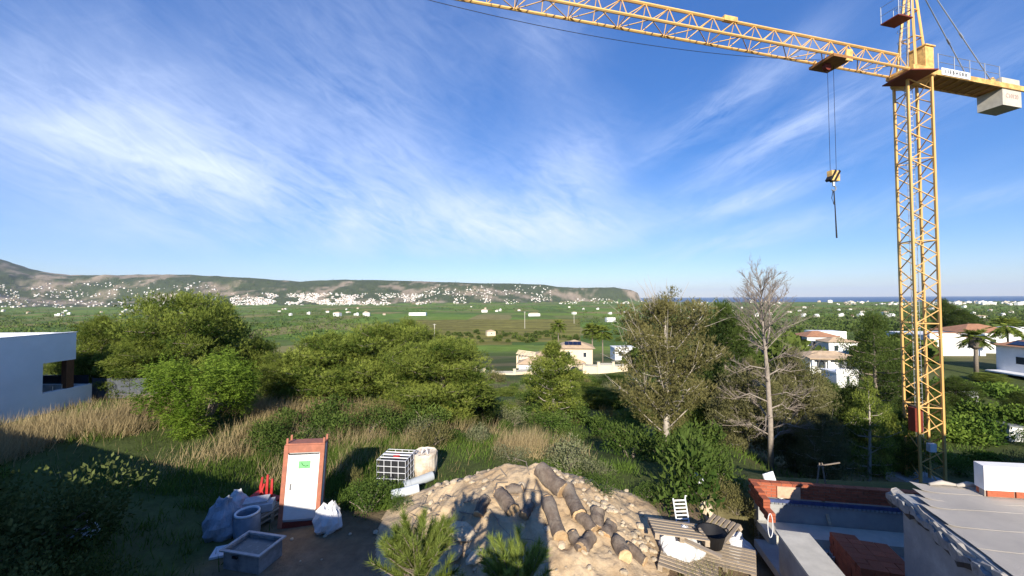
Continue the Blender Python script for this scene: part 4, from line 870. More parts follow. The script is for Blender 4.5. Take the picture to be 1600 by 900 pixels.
# ------------------------------------------------------------------ yard objects
def yard():
    # steel site cabin with white door
    p = g1(467, 821); cab = thing('site_cabin', tuple(p), 'tall narrow steel cabin with white door and rust-brown frame', 'site cabin', R(-14)); w, dd, h = .98, .42, 2.14
    tilt = Matrix.Rotation(R(-4), 3, 'X')
    cab.rotation_euler = (R(-4), R(3), R(13))
    part('shell', MB().box((0, .2, h / 2), (w, dd, h)), mat('grey_white_sheet', (.55, .56, .56), .5, .12, 3), cab)
    for s in (-1, 1): part('corner_post', MB().box((s * (w / 2 - .03), -.03, h / 2), (.11, .09, h + .02)), rustframe, cab)
    part('bottom_rail', MB().box((0, -.03, .05), (w - .12, .085, .14)), darkred, cab); part('top_rail', MB().box((0, -.025, h - .09), (w - .12, .085, .2)), rustframe, cab)
    part('roof', MB().box((0, .2, h + .02), (w + .02, dd + .04, .05)), rustframe, cab)
    for s in (-1, 1):
        for t in (0, 1): part('lifting_lug', MB().box((s * (w / 2 - .02), .02 + .36 * t, h + .1), (.05, .05, .16)), rustframe, cab)
    for y_ in (-.02, .38): part('side_rail', MB().box((w / 2 + .004, y_ + .01, h / 2), (.02, .07, h - .02)), rustframe, cab)
    dr = part('door', MB().box((0, -.045, h / 2 - .02), (w - .17, .03, h - .42)), mat('white_door_paint', (.82, .81, .78), .5, .05, 3, col2=(.76, .75, .72)), cab)
    part('vent_slot', MB().box((0, -.05, h - .235), (w - .2, .02, .035)), black, cab)
    part('handle', MB().box((-.28, -.07, h * .5 - .02), (.035, .03, .16)), mat('grey_handle', (.2, .2, .2), .5), dr); st = part('sticker', MB().box((.03, -.063, h - .52), (.3, .006, .2)), greensticker, dr)
    part('sticker_mark', MB().tube([(-.08 + .03, -.068, h - .46), (-.01, -.068, h - .53), (.06, -.068, h - .56), (.13, -.068, h - .54)], [.008] * 4, 5), ink, st)
    # sacks
    def sack(x, y, s, lb, m=sackm, seed=0, sy=1.0, name='rubble_sack'):
        q = g1(x, y); rng = np.random.default_rng(seed); b = MB(); pr = [(.02, .0), (.85, 0), (1.0, .25), (.98, .6), (.8, .95), (.5, 1.2), (.42, 1.38), (.25, 1.3), (.02, 1.2)]; b.lathe(pr, 34)
        b.v = [(v[0] * s * (1 + .16 * math.sin(3 * math.atan2(v[1], v[0]) + v[2] * 4 + seed) + .09 * math.sin(7 * math.atan2(v[1], v[0]) + v[2] * 9 + seed) + .015 * rng.normal()), v[1] * s * (1 + .1 * math.sin(5 * math.atan2(v[1], v[0]) - v[2] * 6) + .015 * rng.normal()), v[2] * s * sy * (1 + .10 * math.sin(2 * math.atan2(v[1], v[0]) + seed)) + .05 * s * math.sin(4 * math.atan2(v[1], v[0]) + seed) + .008 * rng.normal()) for v in b.v]
        t = thing(name, tuple(q), lb, 'sack'); part('bag', b, m, t); part('tied_neck', MB().tube([(0, 0, 1.15 * s * sy), (.1 * s, 0, 1.45 * s * sy), (.3 * s, .05, 1.5 * s * sy)], [.2 * s, .1 * s, .16 * s], 7), m, t); return t
    sack(513, 826, .34, 'crumpled white rubble sack leaning at the right of the cabin', seed=1, sy=1.35)
    clear = mat('dusty_clear_plastic', (.30, .34, .40), .35, .35, 5, bump=.8, bscale=8)
    sack(349, 835, .42, 'big bluish plastic sack in shade left of the white drum', clear, 2, 1.5); sack(370, 800, .34, 'pale plastic sack behind the bluish plastic sack', sackm, 3, 1.2)
    sack(132, 838, .26, 'small white sack on the ground beside the lower left shrub', sackm, 4, .9)
    sack(1152, 868, .42, 'large white sack right of the black tub by pallets', sackm, 6, .9); sack(1062, 866, .50, 'white sack under the upper left pallet', sackm, 7, .8)
    # drum
    q = g1(386, 838); d = thing('plastic_drum', tuple(q), 'open white-blue plastic drum behind the mixing tub', 'drum'); part('shell', MB().lathe([(.02, .02), (.27, 0), (.3, .1), (.3, .5), (.27, .6), (.26, .62), (.24, .6), (.26, .5), (.26, .12), (.02, .1)], 22), blueplastic, d, True); part('rim', MB().lathe([(.25, .6), (.29, .6), (.29, .65), (.25, .65), (.25, .6)], 22), whitep, d, True)
    # mixing tub
    q = g1(396, 878); d = thing('mixing_tub', tuple(q), 'grey mortar-caked mixing tub with flat rim in shade', 'tub', R(-12)); b = MB(); W_, D_, H_ = 1.02, .72, .42
    b.box((0, 0, .02), (W_ - .1, D_ - .1, .04))
    for s in (-1, 1): b.box((s * (W_ / 2 - .04), 0, H_ / 2), (.035, D_ - .06, H_)); b.box((0, s * (D_ / 2 - .04), H_ / 2), (W_ - .06, .035, H_))
    part('walls', b, greyplastic, d); b = MB()
    for s in (-1, 1): b.box((s * (W_ / 2), 0, H_ + .01), (.07, D_ + .07, .03)); b.box((0, s * (D_ / 2), H_ + .012), (W_ + .06, .07, .03))
    part('rim', b, mat('pale_tub_rim', (.40, .40, .40), .7), d); part('dirty_water', MB().box((0, 0, H_ - .07), (W_ - .1, D_ - .1, .02)), mat('murky_water', (.10, .115, .12), .25), d)
    part('handle', MB().box((-.12, -D_ / 2 - .02, H_ - .09), (.14, .03, .05)), black, d)
    q = g1(355, 862); o = obj('insulation_board', MB().box((0, 0, .03), (.6, .45, .05)).mesh('board', whitep), None, tuple(q), R(20), label='white board lying flat left of the mixing tub', cat='board')
    # pallets stacked under white blocks and the red plastic
    def pallet(loc, rot, lb, nsl=6, L=1.2, Wp=.8, group='wooden pallets'):
        t = thing('wooden_pallet', loc, lb, 'pallet', 0, group); t.rotation_euler = rot; sw = Wp / nsl * .66
        for i in range(nsl): boxpart('deck_slat', (0, -Wp / 2 + sw / 2 + i * (Wp - sw) / (nsl - 1), .125), (L, sw, .022), wood, t)
        for a in (-L / 2 + .05, 0, L / 2 - .05):
            boxpart('stringer_board', (a, 0, .103), (.1, Wp, .02), wood, t); boxpart('bottom_board', (a, 0, .01), (.1, Wp, .02), wood, t)
            for b in (-Wp / 2 + .05, 0, Wp / 2 - .05): boxpart('block', (a, b, .056), (.098, .098, .07), wood, t)
        return t
    q = g1(412, 812)
    for i in range(2): pallet((q[0], q[1], q[2] + .145 * i), (0, 0, R(70)), ('lower' if i == 0 else 'upper') + ' pallet of the pair left of the cabin', 6, .9, .7)
    t = thing('polystyrene_block', (q[0], q[1], q[2] + .3), 'pale foam block on the two pallets left of the cabin', 'block', R(20)); part('slab', MB().box((0, 0, .1), (.5, .4, .2)), mat('dusty_foam', (.45, .46, .47), .9), t); part('upper_slab', MB().box((-.2, .1, .23), (.6, .4, .06)), mat('dusty_foam', (.45, .46, .47)), t)
    q = g1(408, 800); t = thing('red_plastic_strips', (q[0], q[1] + .2, q[2] + .35), 'bent red plastic strips standing behind the foam block', 'plastic scrap'); 
    for a, L_, tx_ in ((-.1, .55, -.25), (.02, .62, .1), (.14, .5, .22), (-.02, .35, -.5)): part('strip', MB().tube([(a, 0, -.3), (a + tx_ * .2, 0, L_ * .5), (a + tx_ * .1, .05, L_)], [.05, .045, .035], 5), redplastic, t)
    part('sheet', MB().box((.0, .0, -.02), (.75, .4, .03), Matrix.Rotation(.25, 3, 'Y')), redplastic, t)
    # wire cage container (IBC)
    q = g1(611, 764); t = thing('wire_cage_container', tuple(q), 'dark liquid container in a pale wire cage beside the pipes', 'cage container', R(-7)); w, dd, h = .98, .9, .92
    part('tank', MB().box((0, dd / 2, .48), (w - .1, dd - .1, .76)), mat('black_tank', (.025, .026, .03), .5), t); part('pallet_base', MB().box((0, dd / 2, .05), (w, dd, .09)), steel, t)
    cg = obj('cage', MB().box((0, dd / 2, h + .01), (w, .06, .03)).mesh('top_bar', whitep), t)
    wire = mat('grey_cage_wire', (.55, .56, .58), .5, .15, 5)
    for i in range(5):
        x = -w / 2 + w * i / 4
        for y_ in (0, dd): barpart('wire', (x, y_, .1), (x, y_, h), .013, wire, cg, 5)
        y_ = dd * i / 4
        for x_ in (-w / 2, w / 2): barpart('wire', (x_, y_, .1), (x_, y_, h), .013, wire, cg, 5)
    for k in range(5):
        z = .12 + (h - .12) * k / 4
        for y_ in (0, dd): barpart('wire', (-w / 2, y_, z), (w / 2, y_, z), .013, wire, cg, 5)
        for x_ in (-w / 2, w / 2): barpart('wire', (x_, 0, z), (x_, dd, z), .013, wire, cg, 5)
    for k in (1, 2, 3): barpart('wire', (-w / 2, dd * k / 4, h), (w / 2, dd * k / 4, h), .017, whitep, cg, 5)
    part('cap', MB().lathe([(.02, .06), (.12, .06), (.12, 0)], 14, (0, dd / 2, .87)), redplastic, t)
    # round bulk bag
    q = g1(664, 742); t = thing('bulk_bag', tuple(q), 'round dirty white bulk bag behind the grey pipes', 'bulk bag'); rng = np.random.default_rng(5); b = MB().lathe([(.02, 0), (.36, 0), (.42, .3), (.44, .6), (.43, .8), (.40, .83), (.37, .78), (.02, .72)], 24); b.v = [(v[0] * (1 + .03 * rng.normal()), v[1] * (1 + .03 * rng.normal()), v[2] + .012 * rng.normal()) for v in b.v]
    part('bag', b, mat('dirty_bulk_bag', (.60, .54, .45), .85, .2, 4, bump=.5, bscale=8, col2=(.44, .33, .22)), t); part('lifting_loop', MB().tube([(-.1, -.1, .8), (-.03, -.1, .98), (.05, -.08, .96), (.12, -.1, .78)], [.018] * 4, 5), whitep, t)
    def pipe(x0, y0, d0, x1, y1, d1, r, lb, m):
        a = Vector(at(x0, y0, d0)); b_ = Vector(at(x1, y1, d1)); a.z = max(a.z, hz(a.x, a.y) + r * .8); b_.z = max(b_.z, hz(b_.x, b_.y) + r * .8); d = (b_ - a).normalized(); t = thing('plastic_pipe', tuple(a), lb, 'pipe'); b_ = b_ - a
        part('tube', MB().tube([(0, 0, 0), b_], [r, r], 20, False), m, t, True); part('bore', MB().tube([d * .02, b_ - d * .02], [r * .9, r * .9], 20, False), m, t, True); part('socket', MB().tube([(0, 0, 0), d * .22], [r * 1.12, r * 1.12], 20, False), m, t, True)
    gp = mat('grey_pvc', (.40, .43, .45), .45, .08, 3); pipe(630, 764, 12.6, 676, 743, 13.2, .145, 'upper thick grey plastic pipe beside the wire cage', gp); pipe(612, 774, 12.0, 655, 769, 12.2, .135, 'lower pale plastic pipe half hidden in weeds', mat('pale_pvc', (.56, .60, .62), .45, .08, 3))
    # pallets at right
    def gl(x, y, z=0.0): p_ = g1(x, y); return (p_[0], p_[1], p_[2] + z)
    a = at(1058, 835, 9.35); pallet((a[0], a[1], a[2]), (R(-6), R(4), R(-8)), 'grey pallet lying on top of the white sack')
    a = at(1118, 835, 10.0); pallet((a[0], a[1], a[2] - .12), (R(-10), R(-24), R(28)), 'tilted pallet behind the black tub')
    pallet(gl(1135, 880, .05), (R(6), R(-5), R(-32)), 'sunlit pallet lying at the right of the group', 8); pallet(gl(1075, 893, .02), (R(-4), R(3), R(-28)), 'shaded pallet lying at the bottom of the group')
    a = Vector(at(1068, 850, 9.0)); b_ = Vector(at(1128, 878, 8.5)); d = b_ - a; o = obj('loose_plank', unit_box(wood), None, (a + b_) / 2, label='loose plank lying across the pallets', cat='plank'); o.rotation_mode = 'QUATERNION'; o.rotation_quaternion = d.to_track_quat('X', 'Z'); o.scale = (d.length, .12, .04); o.location.z += .1
    a = at(1112, 842, 9.3); t = thing('black_tub', (a[0], a[1], a[2] - .15), 'round black rubber tub resting on the pallets', 'tub'); part('wall', MB().lathe([(.02, .02), (.22, 0), (.31, .34), (.33, .35), (.29, .33), (.2, .05), (.02, .05)], 22), black, t, True)
    for s in (-1, 1): part('handle', MB().tube([(s * .3, -.09, .32), (s * .38, -.04, .37), (s * .38, .04, .37), (s * .3, .09, .32)], [.018] * 4, 6), black, t)
    q = g1(1068, 822); t = thing('slatted_lounger_back', (q[0], q[1], q[2]), 'white slatted garden chair back standing behind the pallets', 'chair'); t.rotation_euler = (R(-22), R(4), R(10)); t.scale = (.68, .68, .68)
    for s in (-1, 1): barpart('side_rail', (s * .27, 0, 0), (s * .27, 0, .98), .026, whitep, t, 6)
    for i in range(7): boxpart('slat', (0, 0, .12 + .13 * i), (.52, .02, .055), whitep, t)
    part('hook_end', MB().tube([(.27, 0, .96), (.3, 0, 1.06), (.36, .0, 1.05)], [.026, .026, .02], 6), whitep, t)
    q = g1(1090, 772); obj('plastic_lid', MB().lathe([(.02, .05), (.14, .04), (.19, 0), (.17, -.02), (.02, .02)], 16).mesh('lid', whitep), None, (q[0], q[1], q[2] + .5), label='round white plastic lid caught in the big leafy shrub', cat='plate').rotation_euler = (.7, .1, 0)  # discarded white lid lying in the shrub
    q = g1(1100, 805); b = MB().lathe([(.05, -.1), (.4, 0), (.34, .3), (.1, .5), (.02, .52)], 7); o = obj('boulder', b.mesh('boulder', stone_m), None, tuple(q), label='pale boulder between the slatted chair and tilted pallet', cat='boulder'); o.scale = (.75, .6, .9)
    # logs
    endm = cutwood
    lp = [  # far end (x, y), near end (x, y), depth far, depth near, radius, label
        (880, 780, 10.7, 909, 838, 9.5, .24, 'long grey log with pale cut end pointing at the viewer'), (838, 764, 11.0, 885, 800, 10.2, .30, 'thick log lying across the shadowed top of the heap'), (858, 800, 10.0, 875, 868, 8.9, .24, 'upright-looking log left of the two round cut ends'),
        (772, 790, 10.4, 806, 836, 9.5, .22, 'log sloping down left of the dark hollow'), (912, 826, 9.8, 918, 848, 9.2, .19, 'short log just below the long grey log'), (928, 828, 9.9, 938, 846, 9.5, .22, 'shadowed short log right of the long log'),
        (896, 850, 9.3, 900, 862, 8.9, .17, 'small round log with pale end in lower row, left'), (918, 856, 9.2, 920, 872, 8.8, .20, 'log with broad pale end in the lower row, middle'), (968, 866, 9.2, 975, 884, 8.7, .22, 'log with tan cut end at lower right of the heap'), (985, 858, 9.3, 992, 872, 8.9, .16, 'small reddish log right of the tan-ended log'),
        (748, 812, 10.0, 760, 824, 9.6, .18, 'short log with pale end half buried left of the heap'), (812, 795, 10.2, 806, 788, 10.5, .17, 'small stub of log in the hollow'), (950, 845, 9.8, 958, 855, 9.5, .2, 'dark log stub in the diagonal shadow'), (836, 815, 9.9, 815, 828, 9.6, .16, 'log fragment lying across the dark hollow')]
    for k, (x0, y0, d0, x1, y1, d1, r, lb) in enumerate(lp):
        a = Vector(at(x0, y0, d0)); b_ = Vector(at(x1, y1, d1)); r *= .76; m_ = (a + b_) / 2; sh = .36 + .12 * ((k * 7) % 3); a, b_ = m_ + (a - m_) * sh * 2 * .78, m_ + (b_ - m_) * .8; tw = Matrix.Rotation((0, 0, .1, 0, .7, -.5, .35, -.6, .2, .9, -.9, 1.2, -.8, .4)[k], 3, 'Z'); a, b_ = m_ + tw @ (a - m_), m_ + tw @ (b_ - m_); a.z = hz(a.x, a.y) + r * .5; b_.z = hz(b_.x, b_.y) + r * .5
        if (b_ - a).length < .45: b_ = a + (b_ - a).normalized() * .46
        t = thing('log', tuple(b_), lb, 'log', 0, 'cut logs on the heap'); d = a - b_; n = 7; rng = np.random.default_rng(90 + k); pts = [d * (i / (n - 1)) + Vector((0, 0, .02 * math.sin(i * 1.3 + k))) for i in range(n)]; b = MB(); b.tube(pts, [r * (1 + .06 * rng.normal()) for _ in pts], 16, False)
        b.v = [tuple(np.array(v) + rng.normal(0, .008, 3)) for v in b.v]; part('bark', b, bark_m, t, True)
        for p_, q_ in ((pts[0], pts[1]), (pts[-1], pts[-2])):
            dd_ = (p_ - q_).normalized(); e = MB().tube([p_ - dd_ * .02, p_ + dd_ * .012], [r * .97, r * .93], 16); part('cut_face', e, endm, t)
    for k in range(26):                       # broken branches on the heap
        x = RNG.uniform(-2.6, 1.6); y = RNG.uniform(9.0, 11.0); z = hz(x, y); a = RNG.uniform(0, 6.28); L = RNG.uniform(.4, 1.2); b = MB().tube([(0, 0, 0), (math.cos(a) * L * .5, math.sin(a) * L * .5, .12), (math.cos(a + .3) * L, math.sin(a + .3) * L, .05)], [.018, .013, .005], 5)
        obj('broken_branch', b.mesh('branch', branch_m), None, (x, y, z + .03), label='thin broken branch lying on the soil heap', cat='branch', group='broken branches on the heap')
    a = Vector(at(125, 665, 16.5)); b_ = Vector(at(186, 648, 17.5)); d = b_ - a; o = obj('white_plank', unit_box(whitep), None, (a + b_) / 2, label='long white plank lying on the dry grass', cat='plank'); o.rotation_mode = 'QUATERNION'; o.rotation_quaternion = d.to_track_quat('X', 'Z'); o.scale = (d.length, .12, .05)
yard()

# ------------------------------------------------------------------ white neighbour house at left
def left_house():
    X0 = -22.75; gz = -5.6; top = -1.66; root = thing('white_house', (X0, 18, gz), 'modern white house with covered terrace at the left edge', 'house'); L = lambda x, y, z: (x - X0, y - 18, z - gz)
    part('wall', MB().box(L(X0 - .15, 14.2, (top - 6.2) / 2), (.3, 9.0, top + 6.2)), white, root)                     # solid part of the side wall, up to the opening
    part('fascia', MB().box(L(X0 - .152, 19.35, (top - 3.05) / 2), (.3, 1.5, -3.05 - -1.66 if False else 1.39)), white, root)
    part('back_fascia', MB().box(L(X0 - 4.2, 20.0, (top - 3.05) / 2), (8.0, .3, 1.39)), white, root)
    part('ceiling', MB().box(L(X0 - 4.2, 14.6, -2.92), (7.8, 10.6, .2)), white, root)
    part('roof_deck', MB().box(L(X0 - 4.2, 14.6, -2.35), (7.8, 10.6, .12)), mat('pale_roof_gravel', (.62, .62, .60), .95), root)
    for y_ in (9.8,): part('roof_parapet', MB().box(L(X0 - 4.2, y_, -1.95), (8.0, .3, .58)), white, root)
    part('far_parapet', MB().box(L(X0 - 8.2, 14.8, -1.95), (.3, 10.4, .58)), white, root)
    part('coping', MB().box(L(X0 - .15, 14.9, top + .015), (.34, 10.5, .03)), mat('white_coping', (.82, .82, .82), .6), root)
    part('terrace_wall', MB().box(L(X0 - .153, 19.75, -5.05), (.3, 2.3, 1.1)), white, root); part('terrace_front', MB().box(L(X0 - 4.2, 20.85, -5.05), (8.0, .25, 1.1)), white, root)
    part('terrace_floor', MB().box(L(X0 - 4.2, 15.6, -5.5), (7.7, 10.2, .15)), concrete, root)
    part('wooden_pillar', MB().box(L(X0 - .2, 19.92, -3.75), (.26, .34, 1.6)), darkwood, root); part('wooden_jamb', MB().box(L(X0 - .15, 18.66, -3.8), (.27, .1, 1.55)), darkwood, root)
    part('glass_railing', MB().box(L(X0 - 4, 20.9, -4.28), (7.6, .03, .5)), glass, root)
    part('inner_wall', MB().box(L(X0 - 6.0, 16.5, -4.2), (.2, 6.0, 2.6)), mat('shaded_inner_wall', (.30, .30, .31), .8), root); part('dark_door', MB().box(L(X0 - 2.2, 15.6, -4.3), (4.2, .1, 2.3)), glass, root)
    for y_ in (19.2, 19.6): part('railing_post', MB().box(L(X0 - .12, y_, -4.4), (.03, .03, .3)), steel, root)
    f = thing('metal_fence', (-21.2, 21.4, hz(-21.2, 21.4) + .2), 'low grey sheet metal fence behind the dry grass', 'fence')
    for i in range(4): part('panel', MB().box((-1.57 + i * 1.05, 0, .45), (1.03, .04, 1.1)), mat('dark_grey_sheet', (.08, .09, .105), .5), f)
    for i in range(5): part('post', MB().box((-2.1 + i * 1.05, .04, .48), (.05, .05, 1.16)), mat('dark_grey_sheet', (.08, .09, .105)), f)
left_house()

# ------------------------------------------------------------------ houses below
def hip_roof(b, cx, cy, z, w, d, h, ov=.4, mi=0):
    w2, d2 = w / 2 + ov, d / 2 + ov; r = max(w2 - d2, 0); q = max(d2 - w2, 0)
    V = [(cx - w2, cy - d2, z), (cx + w2, cy - d2, z), (cx + w2, cy + d2, z), (cx - w2, cy + d2, z), (cx - r, cy - q, z + h), (cx + r, cy + q, z + h)]
    b.add(V, [(0, 1, 5, 4) if r >= q else (0, 1, 4), (1, 2, 5) if r >= q else (1, 2, 5, 4), (2, 3, 4, 5) if r >= q else (2, 3, 5), (3, 0, 4) if r >= q else (3, 0, 4, 5), (3, 2, 1, 0)], mi); return b
def window(parent, c, size, axis='y', m=None):
    sx, sz = size; s = (sx, .06, sz) if axis == 'y' else (.06, sx, sz); f = part('window', MB().box(c, s), m or glass, parent)
    fr = MB(); t = .07
    for k in (-1, 1):
        if axis == 'y': fr.box((c[0] + k * sx / 2, c[1], c[2]), (t, .1, sz + t)); fr.box((c[0], c[1], c[2] + k * sz / 2), (sx + t, .1, t))
        else: fr.box((c[0], c[1] + k * sx / 2, c[2]), (.1, t, sz + t)); fr.box((c[0], c[1], c[2] + k * sz / 2), (.1, sx + t, t))
    part('frame', fr, whitep, f)
def villa():
    p = at(868, 582, 97); gz = hz(p[0], p[1]); root = thing('cream_villa', (p[0], p[1], p[2]), 'cream villa with tan hipped roofs and solar panels in the valley', 'house', R(-6)); p2 = gz - p[2] - 1
    part('wall', MB().box((5.0, 4, 2.9), (8.4, 8, 6.4)), cream, root); part('wing_wall', MB().box((-4.2, 5, 1.6), (10, 7, 4.0)), cream, root); part('foundation', MB().box((0, 5, p2 / 2 - .4), (19, 10, abs(p2) + .4)), cream, root)
    r1 = part('roof', hip_roof(MB(), 5.0, 4, 6.1, 8.4, 8, 1.7, .7), tile, root); part('wing_roof', hip_roof(MB(), -2.6, 4.6, 3.6, 6.6, 7, 1.5, .5), tile, root)
    rot = Matrix.Rotation(.38, 3, 'X')
    for i in range(4): part('solar_panel', MB().box((2.9 + i * 1.05, 1.7, 7.15), (1.0, 1.7, .06), rot), solar, r1)
    part('porch_wall', MB().box((3.4, -1.4, 1.2), (7.2, 2.6, 3.0)), cream, root); part('porch_roof', hip_roof(MB(), 3.4, -1.4, 2.7, 7.2, 2.8, .9, .4), tile, root); part('arch_opening', MB().tube([(4.6, -2.69, .9), (4.6, -2.73, .9)], [1.15, 1.15], 18), glass, root)
    for x, z in ((3.4, 4.6), (7.3, 4.5)): window(root, (x, -.03, z), (.8, 1.2))
    window(root, (1.6, -2.73, 1.4), (.8, 1.0)); pg = obj('pergola', MB().box((-7.4, 4, 3.0), (4.6, 6.5, .12)).mesh('pergola_frame', cream), root)
    for i in range(6): part('beam', MB().box((-9.4 + i * .85, 3.4, 4.1), (.16, 7.0, .2), Matrix.Rotation(.12, 3, 'Y')), cream, pg)
    for i in range(4): part('cross_beam', MB().box((-7.4, .4 + i * 2.1, 4.3), (5.2, .16, .16), Matrix.Rotation(.12, 3, 'Y')), cream, pg)
    for x in (-9.6, -5.2): part('post', MB().box((x, .2, 2.0), (.5, .5, 4.2)), cream, pg)
    g = thing('garden_house', tuple(at(832, 584, 92)), 'small tan-roofed garden house in front of the villa', 'garden house', R(-6)); part('wall', MB().box((0, 0, 1), (6.2, 4.5, 3.2)), white, g); part('roof', hip_roof(MB(), 0, 0, 2.6, 6.2, 4.5, 1.2, .5), tile, g); window(g, (.8, -2.27, 1.3), (.9, .8))
    # garden walls with pillars and railings
    def gwall(pts, dp, lb, hgt=2.6):
        P = [Vector(at(x, y, d_)) for (x, y), d_ in zip(pts, dp)]; t = thing('garden_wall', tuple(P[0]), lb, 'garden wall'); o = P[0]
        for i in range(len(P) - 1):
            a, b = P[i] - o, P[i + 1] - o; d = b - a; dh = Vector((d.x, d.y, 0)); rot = Matrix.Rotation(math.atan2(d.y, d.x), 3, 'Z'); m_ = (a + b) / 2
            part('wall_panel', MB().box(m_ + Vector((0, 0, -hgt)), (dh.length, .3, hgt * 2 - .9), rot), cream, t); part('railing', MB().box(m_ + Vector((0, 0, -.35)), (dh.length - .5, .06, .8), rot), mat('grey_railing', (.32, .31, .29), .6), t)
        for p_ in P: part('pillar', MB().box(p_ - o + Vector((0, 0, -1.3)), (.55, .55, 3.2)), cream, t); 
        for p_ in P: part('pillar_cap', MB().box(p_ - o + Vector((0, 0, .35)), (.7, .7, .12)), cream, t)
    gwall([(736, 573), (745, 574), (757, 578), (771, 581), (804, 579), (834, 576)], [92, 89, 86, 84, 84, 86], 'curved cream garden wall with pillars left of the villa')
    gwall([(912, 571), (935, 568), (958, 567), (978, 572)], [88, 87, 87, 87], 'straight cream wall with pillars right of the villa')
    def simple(name, x, y, dp, w, d, h, lb, rm=tile, wm=white, rz=0.0, flat=False, wins=2):
        q = ground(x, y, near=40)[0][0]; k_ = min(q[1] / dp, 2.2); w *= k_; d *= k_; h *= k_; t = thing(name, tuple(q), lb, 'house', rz); gz_ = hz(q[0], q[1]) - q[2]; lo = min(gz_ - .5, -.5)
        part('wall', MB().box((0, d / 2, (h + lo) / 2), (w, d, h - lo)), wm, t)
        if flat: part('roof', MB().box((0, d / 2, h + .12), (w + .3, d + .3, .26)), wm, t); part('parapet', MB().box((0, .1, h + .42), (w, .2, .4)), wm, t)
        else: part('roof', hip_roof(MB(), 0, d / 2, h, w, d, min(w, d) * .2, .45), rm, t)
        for i in range(wins): window(t, ((i + .5) / wins * w - w / 2, -.03, h * .55), (min(1.2, w * .15), 1.2))
        return t
    simple('white_villa', 978, 562, 125, 7, 6, 3.6, 'white house behind the twiggy pine with two palms before it', wm=white, flat=True)
    simple('small_house', 768, 525, 190, 4.2, 3.6, 2.3, 'tiny cream cottage at the edge of the vineyard', tile, cream, .3, wins=1)
    simple('small_house', 955, 503, 330, 7.5, 5, 3.4, 'small white farmhouse beyond the vineyard near the twiggy pine', tile, white, .1, flat=True)
    simple('farm_building', 652, 493, 640, 28, 10, 4.5, 'long low white building across the fields', wm=white, flat=True, wins=5); simple('farm_building', 572, 494, 560, 9, 8, 5, 'square white farmhouse left of the long low building', tile, white, .2); simple('farm_building', 525, 494, 520, 9, 6, 4.5, 'white two-storey farmhouse among the left fields', tile, white, -.2)
    simple('farm_building', 757, 488, 800, 12, 8, 5, 'small white farm shed in the distant green field', tile, white, .1); simple('farm_building', 835, 494, 600, 18, 7, 4, 'low white farmhouse at the far side of the vineyard', tile, white, .1)
    # right-hand houses
    simple('white_house', 1300, 533, 85, 10, 8, 3.4, 'white house with flat parapet roof left of the dark layered pine', flat=True, rz=R(-8)); simple('white_house', 1287, 551, 78, 6, 5, 3.2, 'white house with tan roof just left of the layered pine', terra, white, R(-8)); simple('white_house', 1318, 556, 74, 5, 4, 2.6, 'white gabled wing with pale roof below the flat-roofed house', tile, white, R(-8))
    t = simple('porch_house', 1302, 583, 66, 8, 4.5, 2.6, 'low white porch with broad pale tiled roof', tile, white, R(-8)); 
    for x in (-3.6, -1.2, 1.2, 3.6): part('porch_pillar', MB().box((x, -.9, .9), (.35, .35, 2.6)), white, t)
    part('porch_roof_front', MB().box((0, -.6, 2.65), (8.6, 1.8, .14), Matrix.Rotation(.15, 3, 'X')), tile, t)
    simple('white_house', 1325, 606, 60, 3.4, 3, 2.2, 'small white garden building under the layered pine', tile, white, 0, flat=True, wins=1)
    t = simple('long_white_house', 1497, 556, 72, 9.6, 9, 3.6, 'long white house with brown roof strip right of the crane mast', terra, white, R(-4), flat=True, wins=0); part('brown_roof_strip', MB().box((.2, 1.2, 4.45), (9.4, 2.6, .14), Matrix.Rotation(.3, 3, 'X')), terra, t)
    t = simple('long_white_house', 1552, 552, 82, 10, 8, 4.4, 'white house with sloping brown roof behind the palm', terra, white, R(-10), wins=1); simple('white_house', 1545, 528, 100, 9, 6, 3.8, 'flat white house behind the palm crown', flat=True, wins=1); simple('white_house', 1596, 527, 95, 7, 6, 4, 'white flat house at the right edge above solar roof', flat=True, wins=1)
    q = ground(1612, 592, near=30)[0][0]; t = thing('white_house', tuple(q), 'shaded white house with a solar panel roof at right edge', 'house', R(-93)); part('wall', MB().box((0, 4, 1.4), (9, 8, 6.8)), white, t); r = part('roof', hip_roof(MB(), 0, 4, 4.8, 9, 8, 1.6, .6), terra, t); window(t, (-1.2, -.03, 2.6), (1.3, 1.2)); part('porch_slab', MB().box((0, -1.2, .6), (8, 2.4, .2)), white, t)
    for i in range(5):
        for j in range(2): part('solar_panel', MB().box((-4.55 - .0 + .95 * j + .45, 2.0 + i * 1.05, 5.2 + .36 * j), (.92, 1.0, .06), Matrix.Rotation(-.36, 3, 'Y')), solar, r)
    for i in range(5):
        part('solar_panel', MB().box((-2.2 + i * 1.05, .55, 5.32), (1.0, 1.5, .06), Matrix.Rotation(.34, 3, 'X')), solar, r)
    q = ground(1584, 690, near=20)[0][0]; t = thing('garden_shed', tuple(q), 'small pale shed in the shade at the right edge', 'shed', R(-10)); part('wall', MB().box((.8, 1, .5), (2.2, 2, 1.6)), white, t); part('roof', MB().box((.8, 1, 1.36), (2.4, 2.3, .1), Matrix.Rotation(.06, 3, 'Y')), steel, t)
    q = at(1500, 612, 48); o = obj('garden_wall', MB().box((0, 0, -.6), (4.2, .3, 1.2)).mesh('wall', white), None, tuple(q), label='white garden wall behind the hedge right of the mast', cat='garden wall')
    # path on the slope
    q = [at(x, y, d_) for x, y, d_ in ((1030, 640, 40), (1080, 622, 44), (1112, 618, 46), (1150, 632, 42), (1190, 640, 40))]; b = MB(); b.tube([(a_[0], a_[1], hz(a_[0], a_[1]) + .15) for a_ in q], [.35] * 5, 6); obj('stone_terrace_wall', b.mesh('wall', stone_m), label='low dry-stone terrace edge on the slope left of the dead tree', cat='stone wall')
